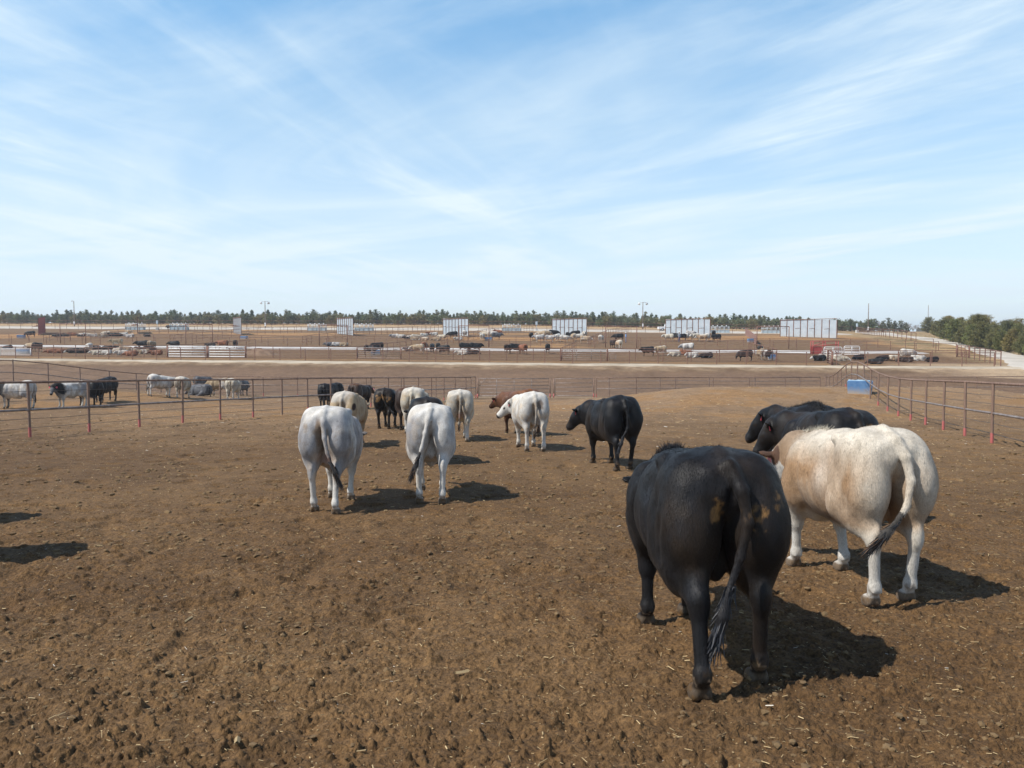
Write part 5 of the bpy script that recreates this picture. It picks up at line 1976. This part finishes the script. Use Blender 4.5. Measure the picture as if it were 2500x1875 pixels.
def far_bull(px, py, pose, kind, label, seed=0, group=None):
    """pose: L R side on, A away, T towards, D head down left, l r lying facing left or right"""
    g = G(px, py)
    lie = pose in 'lr'
    variants = {'L': 180, 'R': 0, 'A': 90, 'T': -90, 'D': 180, 'l': 180, 'r': 0}
    rg = random.Random(seed * 31 + int(px))
    key = (lie, pose == 'D', kind, rg.randrange(2))
    if key not in PROTO:
        P = dict(lie=lie, npitch=(-30 if pose == 'D' else rg.choice((-5, 12))), hpitch=(-75 if pose == 'D' else -35), nyaw=rg.choice((-20, 10, 30)))
        V, F, info = bull_sdf(0.055, P)
        c, nm, n = coat(V, info, kind, rg.randrange(50))
        if lie:
            V = V.copy()
            V[:, 2] -= 0.52
        dark = kind in ('black', 'darkbrown', 'brown', 'slate', 'whiteface', 'red')
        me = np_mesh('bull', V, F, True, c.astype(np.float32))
        me.materials.append(M_coat_dark if dark else M_coat_pale)
        PROTO[key] = me
    o = bpy.data.objects.new('bull', PROTO[key])
    COL.objects.link(o)
    o.location = g
    o.rotation_euler = (0, 0, R(variants[pose] + rg.uniform(-24, 24)))
    s = rg.uniform(0.96, 1.06) * (0.88 if lie else 1.0)
    o.scale = (s * 0.92, s, s)
    tag(o, label, 'bull', group or 'cattle in the far pens')
    return o


NM = {'black': 'black', 'white': 'white', 'cream': 'cream', 'grey': 'grey', 'tan': 'tan', 'red': 'red brown', 'brown': 'dark brown', 'dun': 'dun',
      'slate': 'slate grey', 'pied': 'black and white', 'whiteface': 'white faced black', 'greydark': 'dark necked grey', 'roan': 'roan', 'tanwhite': 'tan and white', 'darkbrown': 'very dark brown'}
VB = {'L': '', 'R': '', 'A': '', 'T': '', 'D': '', 'l': 'lying ', 'r': 'lying '}
FC = [
 (74, 824, 'D', 'black', 'drinking at the small blue tank at the far left'),
 (141, 823, 'l', 'black', 'first from the left in the lying row near the left portal'),
 (160, 822, 'r', 'black', 'second from the left in the lying row near the left portal'),
 (175, 820, 'r', 'red', 'in the lying row inside the left portal'),
 (197, 822, 'l', 'pied', 'in the lying row inside the left portal'),
 (213, 821, 'r', 'cream', 'right beside the right leg of the left portal'),
 (228, 823, 'l', 'white', 'a little right of the left portal'),
 (249, 824, 'r', 'dun', 'between the left portal and the first windbreak, nearest the camera'),
 (259, 817, 'l', 'cream', 'beside the head of the black pair left of the first windbreak'),
 (271, 821, 'r', 'black', 'left one of the pair left of the first windbreak'),
 (287, 821, 'r', 'black', 'right one of the pair left of the first windbreak'),
 (302, 820, 'l', 'white', 'just left of the first windbreak'),
 (317, 824, 'l', 'grey', 'directly below the first windbreak'),
 (313, 813, 'r', 'tan', 'behind the others left of the first windbreak'),
 (359, 822, 'r', 'black', 'alone right of the first windbreak'),
 (76, 858, 'L', 'tan', 'behind the blue tank at the left gate'),
 (93, 859, 'A', 'black', 'right of the blue tank at the left gate'),
 (20, 853, 'l', 'black', 'at the far left edge behind the white gate'),
 (127, 862, 'l', 'red', 'left one of two red ones near the left inner fence'),
 (143, 862, 'r', 'red', 'right one of two red ones near the left inner fence'),
 (180, 862, 'l', 'whiteface', 'beside the fence post in the left feed pen'),
 (198, 862, 'r', 'black', 'behind the white faced one in the left feed pen'),
 (217, 860, 'T', 'white', 'blocky at the left pen apron'),
 (238, 866, 'l', 'cream', 'left one of two pale ones in front of the left apron'),
 (259, 866, 'l', 'white', 'right one of two pale ones in front of the left apron'),
 (236, 854, 'r', 'black', 'first of three dark ones on the left apron edge'),
 (262, 854, 'l', 'black', 'second of three dark ones on the left apron edge'),
 (288, 854, 'r', 'black', 'third of three dark ones on the left apron edge'),
 (285, 847, 'L', 'dun', 'above the dark row on the left apron'),
 (286, 861, 'l', 'cream', 'upper of the pale cluster left of the white gates'),
 (299, 867, 'l', 'white', 'lowest of the pale cluster left of the white gates'),
 (305, 857, 'r', 'tan', 'behind the pale cluster left of the white gates'),
 (324, 862, 'r', 'dun', 'in the middle of the tan cluster left of the white gates'),
 (321, 869, 'l', 'red', 'nearest of the tan cluster left of the white gates'),
 (348, 853, 'L', 'black', 'on the apron left of the white gates'),
 (372, 853, 'A', 'dun', 'on the apron just left of the white gates'),
 (382, 867, 'l', 'red', 'against the left end of the white gates'),
 (340, 857, 'r', 'darkbrown', 'beside the tan cluster left of the white gates'),
 (364, 856, 'r', 'black', 'low on the apron between the two standing ones'),
 (352, 864, 'l', 'dun', 'between the tan cluster and the white gates'),
 (426, 853, 'L', 'black', 'above the left half of the white gates'),
 (515, 846, 'l', 'darkbrown', 'above the middle of the white gates'),
 (544, 851, 'L', 'red', 'above the right half of the white gates'),
 (575, 851, 'A', 'black', 'near the right end of the white gates'),
 (413, 805, 'L', 'black', 'at the left end of the cattle hiding a feeder'),
 (430, 805, 'A', 'grey', 'first of the grey row feeding'),
 (438, 805, 'A', 'white', 'second of the grey row feeding'),
 (446, 805, 'A', 'grey', 'third of the grey row feeding'),
 (454, 805, 'A', 'roan', 'fourth of the grey row feeding'),
 (805, 845, 'l', 'slate', 'left one of three below the third windbreak'),
 (822, 845, 'r', 'roan', 'middle one of three below the third windbreak'),
 (839, 845, 'l', 'dun', 'right one of three below the third windbreak'),
 (905, 868, 'R', 'black', 'behind the pale gate right of the manure pen'),
 (922, 858, 'L', 'black', 'farther one behind the pale gate'),
 (963, 824, 'l', 'roan', 'leftmost of the heap lying left of the fourth windbreak'),
 (977, 825, 'r', 'white', 'second of the heap left of the fourth windbreak'),
 (996, 828, 'l', 'pied', 'third of the heap left of the fourth windbreak'),
 (1014, 825, 'r', 'cream', 'fourth of the heap left of the fourth windbreak'),
 (1035, 822, 'r', 'white', 'largest pale one in the heap left of the fourth windbreak'),
 (1049, 818, 'l', 'red', 'at the back of the heap left of the fourth windbreak'),
 (1060, 819, 'l', 'white', 'right end at the back of the heap'),
 (1037, 831, 'l', 'tanwhite', 'in front of the heap left of the fourth windbreak'),
 (1011, 830, 'r', 'dun', 'in front of the heap and to its left'),
 (1066, 832, 'l', 'dun', 'nearer of the pair left of the black one at the fourth windbreak'),
 (1080, 825, 'l', 'cream', 'farther of the pair left of the black one at the fourth windbreak'),
 (1106, 826, 'L', 'black', 'in front of the fourth windbreak'),
 (1119, 831, 'l', 'white', 'in front of the fourth windbreak'),
 (1135, 823, 'A', 'grey', 'under the right edge of the fourth windbreak'),
 (1020, 864, 'L', 'tan', 'broadside by the inner fence right of the pale gate'),
 (1037, 858, 'A', 'red', 'behind the broadside tan one'),
 (1000, 857, 'l', 'slate', 'left of the broadside tan one'),
 (1055, 862, 'T', 'black', 'first of three blacks right of the tan one'),
 (1070, 859, 'A', 'black', 'second of three blacks right of the tan one'),
 (1083, 866, 'L', 'black', 'third of three blacks right of the tan one'),
 (1137, 860, 'R', 'black', 'left one of a pair on the apron below the fourth windbreak'),
 (1161, 860, 'R', 'black', 'right one of a pair on the apron below the fourth windbreak'),
 (1129, 866, 'l', 'white', 'in front of the black pair on the apron'),
 (1152, 865, 'r', 'black', 'in front of the black pair on the apron'),
 (1178, 832, 'A', 'white', 'left of the blue tank between the fourth and fifth windbreaks'),
 (1187, 826, 'L', 'cream', 'behind the blue tank between the fourth and fifth windbreaks'),
 (1201, 826, 'R', 'white', 'right of the blue tank between the fourth and fifth windbreaks'),
 (1214, 820, 'R', 'red', 'behind the slate one between the fourth and fifth windbreaks'),
 (1212, 830, 'R', 'slate', 'right of the blue tank between the fourth and fifth windbreaks'),
 (1297, 831, 'A', 'black', 'alone left of the fifth windbreak'),
 (1317, 836, 'L', 'grey', 'leftmost of the crowd at the fifth windbreak'),
 (1322, 825, 'L', 'tan', 'back left of the crowd at the fifth windbreak'),
 (1335, 824, 'R', 'dun', 'back of the crowd at the fifth windbreak'),
 (1351, 823, 'R', 'black', 'back of the crowd, farthest right of the dark ones at the panel edge'),
 (1343, 836, 'R', 'grey', 'second of the front line at the fifth windbreak'),
 (1361, 834, 'A', 'white', 'in the middle of the front line at the fifth windbreak'),
 (1378, 836, 'R', 'white', 'broadside in the front line at the fifth windbreak'),
 (1388, 829, 'A', 'black', 'behind the broadside white one at the fifth windbreak'),
 (1400, 833, 'A', 'tan', 'right half of the crowd at the fifth windbreak'),
 (1413, 832, 'L', 'white', 'right half of the crowd at the fifth windbreak'),
 (1429, 839, 'R', 'tan', 'nearest the camera at the right of the crowd'),
 (1426, 826, 'T', 'cream', 'under the right edge of the fifth windbreak'),
 (1406, 823, 'L', 'black', 'against the sheets of the fifth windbreak'),
 (1468, 837, 'A', 'white', 'alone right of the fifth windbreak'),
 (1510, 833, 'L', 'black', 'beside the man in the light blue shirt'),
 (1510, 852, 'A', 'tanwhite', 'below the man in the light blue shirt'),
 (1497, 850, 'A', 'darkbrown', 'left of the tan and white one below the man'),
 (1239, 863, 'A', 'darkbrown', 'left one of three on the apron below the fifth windbreak'),
 (1259, 863, 'R', 'black', 'middle one of three on the apron below the fifth windbreak'),
 (1277, 865, 'A', 'red', 'right one of three on the apron below the fifth windbreak'),
 (1337, 863, 'A', 'black', 'alone on the apron left of the middle gate'),
 (1632, 834, 'L', 'cream', 'leftmost in front of the sixth windbreak'),
 (1648, 831, 'R', 'black', 'left of the man in front of the sixth windbreak'),
 (1664, 832, 'L', 'black', 'right of the man in front of the sixth windbreak'),
 (1677, 831, 'A', 'white', 'middle of the group at the sixth windbreak'),
 (1686, 824, 'R', 'grey', 'touching the sheets of the sixth windbreak'),
 (1696, 833, 'L', 'cream', 'right half of the group at the sixth windbreak'),
 (1714, 834, 'L', 'tanwhite', 'right half of the group at the sixth windbreak'),
 (1728, 833, 'A', 'white', 'right end of the group at the sixth windbreak'),
 (1742, 825, 'A', 'black', 'behind the right end of the sixth windbreak'),
 (1748, 835, 'L', 'black', 'right of the sixth windbreak'),
 (1581, 870, 'L', 'black', 'broadside left of the tan one on the apron'),
 (1612, 868, 'L', 'tan', 'broadside on the apron below the sixth windbreak'),
 (1649, 870, 'l', 'cream', 'left of the red one in the sixth pen'),
 (1672, 866, 'r', 'red', 'behind the cream pair in the sixth pen'),
 (1678, 861, 'L', 'grey', 'on the apron in the sixth pen'),
 (1689, 873, 'l', 'white', 'right of the red one in the sixth pen'),
 (1725, 874, 'l', 'black', 'right end of the group in the sixth pen'),
 (1818, 882, 'D', 'black', 'grazing by the inner fence left of the blue tank'),
 (1856, 869, 'A', 'black', 'behind the tan one at the right blue tank'),
 (1857, 879, 'A', 'tan', 'left of the right blue tank'),
 (1870, 880, 'T', 'greydark', 'right beside the right blue tank'),
 (2001, 881, 'l', 'whiteface', 'left of the heavy barred gate'),
 (2014, 879, 'r', 'cream', 'just left of the heavy barred gate'),
 (2050, 882, 'r', 'cream', 'right of the heavy barred gate'),
 (2097, 879, 'l', 'black', 'between the cream one and the big black one at the right'),
 (2155, 881, 'l', 'black', 'largest of those lying in the rightmost pen'),
 (2139, 889, 'l', 'black', 'nearest the fence in the rightmost pen'),
 (2185, 881, 'r', 'tanwhite', 'between two black ones in the rightmost pen'),
 (2212, 885, 'l', 'darkbrown', 'under the standing white one in the rightmost pen'),
 (2216, 879, 'R', 'white', 'with a dark head, tallest in the rightmost pen'),
 (2240, 881, 'r', 'white', 'right of the standing white one in the rightmost pen'),
 (2276, 884, 'l', 'black', 'last one at the right of the rightmost pen'),
]
for k, (px, py, pose, kind, where) in enumerate(FC):
    far_bull(px, py, pose, kind, f'{NM[kind]} bull {VB[pose]}{where}', k)
print('far cattle done', len(FC), round(time.time() - T0, 1))


# ---------------------------------------------------------------- the two men
def person(px, py, yaw, shirt, trousers, label):
    S = SDF((-0.4, -0.4, -0.02), (0.4, 0.4, 1.85), 0.028)
    for s in (-1, 1):
        S.chain([(0.0, s * 0.10, 0.92), (0.02, s * 0.11, 0.50), (-0.02, s * 0.11, 0.09)], [0.095, 0.062, 0.045], 0.03)
        S.ell((0.05, s * 0.11, 0.045), (0.13, 0.045, 0.045), 0.02)
        S.chain([(0.0, s * 0.19, 1.42), (0.0, s * 0.25, 1.15), (0.10, s * 0.22, 0.93)], [0.058, 0.045, 0.034], 0.03)
        S.ell((0.13, s * 0.21, 0.87), (0.03, 0.025, 0.055), 0.02)
    S.ell((0, 0, 1.20), (0.12, 0.185, 0.30), 0.05)
    S.ell((0, 0, 0.95), (0.12, 0.165, 0.13), 0.05)
    S.cone((0, 0, 1.42), (0.01, 0, 1.56), 0.06, 0.055, 0.03)
    S.ell((0.02, 0, 1.64), (0.095, 0.078, 0.12), 0.02)
    S.ell((0.115, 0, 1.62), (0.02, 0.016, 0.025), 0.02)
    V, F = S.mesh()
    c = np.broadcast_to(np.array([0.45, 0.27, 0.19]), V.shape).copy()
    z = V[:, 2]
    c[(z < 1.46) & (z > 0.90) & ~((z < 0.93) & (np.abs(V[:, 1]) > 0.17))] = shirt
    c[z <= 0.95] = trousers
    c[(z < 0.93) & (np.abs(V[:, 1]) > 0.175)] = (0.45, 0.27, 0.19)
    c[z < 0.08] = (0.05, 0.03, 0.02)
    r = empty('person', G(px, py), yaw, label, 'person')
    t = NT('clothed_skin')
    at = t.n.new('ShaderNodeAttribute')
    at.attribute_name = 'col'
    t.base(at.outputs['Color'])
    t.set(Roughness=0.85)
    mesh_obj('body', np_mesh('body', V, F, True, c.astype(np.float32)), t.m, r)
    MB().tube([(0.02, 0, 1.68), (0.02, 0, 1.70), (0.02, 0, 1.705), (0.02, 0, 1.80), (0.02, 0, 1.83)], [0.21, 0.215, 0.105, 0.095, 0.05], 16).obj('hat', noisy('pale_felt', (0.6, 0.58, 0.52), (0.7, 0.68, 0.62), 5, 0.8), r, True)
    return r


person(1528, 837, R(170), (0.22, 0.38, 0.66), (0.10, 0.19, 0.38), 'man in a light blue shirt and pale hat beside a black bull')
person(1658, 836, R(-60), (0.36, 0.38, 0.42), (0.055, 0.10, 0.22), 'man in a grey shirt, jeans and pale hat among cattle at the sixth windbreak')
# ---------------------------------------------------------------- trees
def leaf_mat(name, trans=0.0):
    t = NT(name)
    at = t.n.new('ShaderNodeAttribute')
    at.attribute_name = 'col'
    oi = t.n.new('ShaderNodeObjectInfo')
    tint = t.ramp(oi.outputs['Random'], [(0.0, (0.85, 1.0, 0.80)), (0.35, (1.0, 1.0, 0.9)), (0.62, (0.80, 0.95, 1.05)), (0.8, (1.3, 1.10, 0.85)), (1.0, (1.15, 1.05, 0.88))])
    t.base(t.mix(1.0, at.outputs['Color'], tint, 'MULTIPLY'))
    t.set(Roughness=0.8)
    t.b.inputs['Specular IOR Level'].default_value = 0.2
    return t.m


M_leaf = leaf_mat('cedar_foliage')
M_bark = noisy('bark', (0.09, 0.065, 0.05), (0.17, 0.13, 0.10), 9, 0.95)
M_twig = noisy('bare_twigs', (0.20, 0.165, 0.15), (0.33, 0.285, 0.26), 4, 0.95)


def cedar(seed, Ht, Rm, nb, nl, size, bushy=0.0, col=(0.050, 0.062, 0.024)):
    rg = np.random.default_rng(seed)
    tr = MB()
    tr.tube([(0, 0, -0.2), (0.02, 0, Ht * .4), (0, 0.03, Ht * .97)], [0.10, 0.07, 0.012], 6)
    P, D, C = [], [], []
    leads = 1 + (rg.random() < 0.5) + int(bushy * 2)
    for b in range(nb):
        t = rg.random() ** 1.15
        z0 = Ht * (0.04 + 0.90 * t)
        a = rg.random() * 6.283
        prof = (1 - t) ** (0.75 if not bushy else 0.42) * (0.75 + 0.25 * math.sin(a * 2 + seed))
        L = Rm * (prof * rg.uniform(0.55, 1.15) + 0.10)
        up = rg.uniform(0.25, 0.85) + (0.25 if t > 0.7 else 0)
        d = np.array([math.cos(a), math.sin(a), up])
        d /= np.linalg.norm(d)
        s0 = np.array([0, 0, z0])
        if rg.random() < 0.35:
            tr.tube([tuple(s0), tuple(s0 + d * L * 0.9)], [0.022, 0.005], 3, False)
        k = max(6, int(nl * (0.35 + L / Rm)))
        f = rg.random(k) ** 0.6
        p = s0 + d * (L * f)[:, None] + rg.normal(size=(k, 3)) * (0.05 + 0.10 * Rm * (1 - f) * (0.5 + bushy))[:, None]
        P.append(p)
        shade = (0.65 + 0.7 * rg.random()) * np.ones(k)
        C.append(np.array(col)[None] * shade[:, None] * (0.6 + 0.8 * rg.random((k, 1))))
        D.append(np.tile(d, (k, 1)))
    for q in range(leads):
        k = nl
        off = np.array([0, 0, 0]) if q == 0 else np.append(rg.normal(size=2) * Rm * 0.3, 0)
        top = Ht * (1.0 if q == 0 else rg.uniform(0.8, 0.97))
        f = rg.random(k)
        p = off + np.stack([0 * f, 0 * f, top * (0.62 + 0.40 * f)], 1) + rg.normal(size=(k, 3)) * (0.10 * (1 - f) + 0.012)[:, None] * Rm * 0.5
        P.append(p)
        C.append(np.array(col)[None] * (0.6 + 0.8 * rg.random((k, 1))))
        D.append(np.tile(np.array([0, 0, 1.0]), (k, 1)))
    P, D, C = np.concatenate(P), np.concatenate(D), np.concatenate(C)
    ok = P[:, 2] > 0.03
    P, D, C = P[ok], D[ok], C[ok]
    n = len(P)
    d1 = D + rg.normal(size=(n, 3)) * 0.7
    d1 /= np.linalg.norm(d1, axis=1)[:, None]
    d2 = np.cross(d1, rg.normal(size=(n, 3)))
    d2 /= np.linalg.norm(d2, axis=1)[:, None]
    s = size * (0.6 + 0.8 * rg.random((n, 1))) * (1 - 0.45 * np.clip(P[:, 2:3] / Ht - 0.6, 0, 0.4) / 0.4)
    V = np.stack([P - d2 * s * 0.42, P + d1 * s * 1.15, P + d2 * s * 0.42], 1).reshape(-1, 3)
    F = np.arange(3 * n).reshape(n, 3)
    brown = rg.random(n) < 0.05
    C[brown] = np.array([0.17, 0.10, 0.05])
    crown = np_mesh('crown', V, F, False, np.repeat(C, 3, 0))
    crown.materials.append(M_leaf)
    trunk = tr.mesh('trunk', True)
    trunk.materials.append(M_bark)
    return crown, trunk


def bare_tree(seed, Ht):
    rg = random.Random(seed)
    mb = MB()

    def grow(p, d, L, r, lev):
        q = p + d * L
        mid = p + d * L * 0.5 + Vector((rg.uniform(-1, 1), rg.uniform(-1, 1), 0)) * L * 0.06
        mb.tube([p, mid, q], [r, r * .8, r * .6], 5 if lev < 2 else 3, False)
        if lev >= 5:
            return
        for _ in range(3 if lev < 4 else 4):
            e = (d + Vector((rg.uniform(-1, 1), rg.uniform(-1, 1), rg.uniform(-0.25, 0.7))) * 0.75).normalized()
            grow(q if rg.random() < .6 else mid, e, L * rg.uniform(0.6, 0.85), max(r * 0.55, 0.018), lev + 1)
    grow(Vector((0, 0, -0.2)), Vector((0, 0, 1)), Ht * 0.25, Ht * 0.022, 0)
    me = mb.mesh('branches', True)
    me.materials.append(M_twig)
    return me


def put_tree(name, meshes, p, s, rz, label, group, cat='tree', sx=1.0):
    r = empty(name, p, rz, label, cat, group)
    r.scale = (s * sx, s * sx, s)
    for m in meshes:
        mesh_obj(m.name.split('.')[0], m, None, r)
    return r


rg = random.Random(77)
FAR = [cedar(100 + k, 4.0, 1.75 + 0.15 * (k % 4), 90, 58, 0.15, 0.0, (0.155, 0.172, 0.105)) for k in range(7)]
FARB = [cedar(150 + k, 3.1, 2.2, 90, 56, 0.17, 0.5, (0.185, 0.190, 0.105)) for k in range(4)]
# tall cedars one by one from the left edge to the right road
nt = 0
x = -40.0
while x < 2130:
    v = rg.uniform(238, 244)
    p = at_v(x, v)
    s = rg.uniform(0.74, 1.16) * (1.0 if x < 1900 else 0.92)
    if 1990 < x:
        s *= 0.85
    lab = 'spiky dark green cedar in the skyline row' + (' left of the first light pole' if x < 170 else ' between the first and second light poles' if x < 640
                                                                            else ' between the two twin headed light poles' if x < 1560 else ' right of the right twin headed light pole')
    put_tree('cedar_tree', FAR[rg.randrange(7)], p, s, rg.uniform(0, 6.28), lab, 'cedars of the skyline row ' + lab[42:], sx=rg.uniform(0.9, 1.3))
    nt += 1
    x += rg.uniform(7, 15)
# lower bushy ones filling the row
x = -40.0
while x < 2120:
    p = at_v(x, rg.uniform(234, 239))
    lab = 'low olive cedar of the far row' + (' left of the second light pole' if x < 640 else ' between the twin headed poles' if x < 1560 else ' in its right hand end')
    put_tree('cedar_bush', FARB[rg.randrange(4)], p, rg.uniform(0.72, 1.08), rg.uniform(0, 6.28), lab, 'low cedars of the far tree row ' + lab[30:], 'bush', sx=rg.uniform(1.0, 1.3))
    nt += 1
    x += rg.uniform(9, 18)
# cedars beyond the road on the right
CL = [cedar(170 + k, 3.4, 1.6, 60, 34, 0.16, 0.5, (0.085, 0.088, 0.042)) for k in range(3)]
for k, (px, py, s) in enumerate(((2135, 809, .95), (2155, 811, .8), (2168, 810, 1.0), (2184, 812, .8), (2199, 812, .85), (2212, 813, .7), (2146, 806, 1.15))):
    put_tree('cedar_bush', CL[k % 3], G(px, py), s * 1.15, k * 1.3, ['round cedar just right of the bare wooden pole', 'low cedar second from the bare wooden pole', 'tallest pointed cedar of the clump by the road',
             'small cedar in the middle of the clump by the road', 'rounded cedar near the right end of the clump by the road', 'last small cedar of the clump before the gap',
             'cedar at the back of the clump by the road'][k], 'clump of cedars across the right road', 'bush')
# big near cedars at the right edge
BIG = [cedar(200 + k, 3.9, 2.0, 200, 78, 0.10, 0.4, (0.175, 0.162, 0.068)) for k in range(5)]
base = [(2236, 806), (2252, 813), (2268, 821), (2285, 830), (2305, 837), (2326, 844), (2347, 850), (2370, 854), (2394, 857), (2418, 860), (2443, 864), (2468, 869), (2494, 876), (2524, 884)]
for k, (px, py) in enumerate(base):
    p = G(px, py)
    d = Vector((p.x, p.y, 0)).normalized()
    out = Vector((2.2, 1.2, 0))
    q = p + out
    s = (1.0 + 0.16 * math.sin(k * 2.1)) * (1.04 if k < 4 else 0.94 if k < 8 else 0.80)
    put_tree('cedar_tree', BIG[k % 5], Vector((q.x, q.y, H(q.x, q.y))), s * 0.92, k * 2.2, f'bushy green gold cedar of the front rank beside the right gravel road',
             'front rank of bushy cedars beside the right road', sx=1.15)
    q = p + out * 2.6
    put_tree('cedar_tree', BIG[(k + 2) % 5], Vector((q.x, q.y, H(q.x, q.y))), (2.0 - s) * (1.0 if k < 6 else 0.80), k * 1.1, 'bushy cedar of the second rank behind those beside the right gravel road',
             'second rank of bushy cedars beside the right road', sx=1.15)
    q = p + out * 4.4
    put_tree('cedar_tree', BIG[(k + 3) % 5], Vector((q.x, q.y, H(q.x, q.y))), s * 1.02, k * 0.7, 'bushy cedar top of the rear rank above the others at the right road',
             'rear rank of bushy cedars beside the right road', sx=1.1)
# bare winter trees on the far right skyline
BT = [bare_tree(300 + k, 7.0) for k in range(3)]
for k in range(26):
    px = (2150 + k * 11) if k < 9 else (2300 + (k - 9) * 13.5)
    y = rg.uniform(330, 380)
    X = (px - 1250) / FPX * y
    s = rg.uniform(0.8, 1.15) * (0.95 if k < 9 else 1.15)
    put_tree('bare_tree', [BT[k % 3]], Vector((X, y, H(X, y) - 0.6)), s, k * 1.7, 'leafless grey brown tree on the skyline ' + ('behind the gap in the right cedars' if k < 9 else 'behind the big cedars at the right edge'),
             'bare trees ' + ('behind the gap' if k < 9 else 'behind the right cedars'), sx=1.5)

# dry grass along the right road
def grass(n, seed, edge, name, label):
    rg2 = np.random.default_rng(seed)
    E = np.array([(p.x, p.y) for p in edge])
    i = rg2.integers(0, len(E) - 1, n)
    f = rg2.random((n, 1))
    B = E[i] * (1 - f) + E[i + 1] * f
    B = B + np.abs(rg2.normal(size=(n, 1))) * np.array([1.7, 0.8]) + rg2.normal(size=(n, 2)) * 0.25
    Z = Hn(B[:, 0], B[:, 1])
    P = np.stack([B[:, 0], B[:, 1], Z], 1)
    D = np.stack([rg2.normal(size=n) * .35, rg2.normal(size=n) * .35, np.ones(n)], 1)
    C = np.array([0.44, 0.33, 0.19])[None] * (0.6 + 0.7 * rg2.random((n, 1)))
    V, F, C = strands(P, D, 0.14 + 0.30 * rg2.random(n), C, 0.03, 0.4, 2, rg2)
    o = mesh_obj(name, np_mesh(name, V, F, False, C), M_hair)
    tag(o, label, 'grass', kind='stuff')


grass(9000, 4, [G(2180, 813), G(2230, 822), G(2330, 836), G(2420, 852), G(2500, 868), G(2600, 884)], 'dry_grass', 'dry straw coloured grass between the right road and the cedars')
print('trees done', nt, round(time.time() - T0, 1))
# ---------------------------------------------------------------- the air between here and the skyline
def build_haze():
    bm = bmesh.new()
    bmesh.ops.create_cube(bm, size=1)
    x0, x1, y0, y1, z0, z1 = -900.0, 900.0, -60.0, 1500.0, -14.0, 26.0
    for v in bm.verts:
        v.co = Vector((x0 if v.co.x < 0 else x1, y0 if v.co.y < 0 else y1, z0 if v.co.z < 0 else z1))
    me = bpy.data.meshes.new('haze')
    bm.to_mesh(me)
    bm.free()
    m = bpy.data.materials.new('pale_air')
    m.use_nodes = True
    n, l = m.node_tree.nodes, m.node_tree.links
    n.clear()
    o = n.new('ShaderNodeOutputMaterial')
    v = n.new('ShaderNodeVolumePrincipled')
    v.inputs['Color'].default_value = (0.90, 0.94, 1.0, 1)
    v.inputs['Density'].default_value = 0.00045
    v.inputs['Anisotropy'].default_value = 0.2
    l.new(v.outputs[0], o.inputs['Volume'])
    me.materials.append(m)
    h = mesh_obj('haze', me)
    tag(h, 'thin pale haze over the feedlot', 'haze', kind='stuff')


build_haze()
scene.cycles.volume_bounces = 0
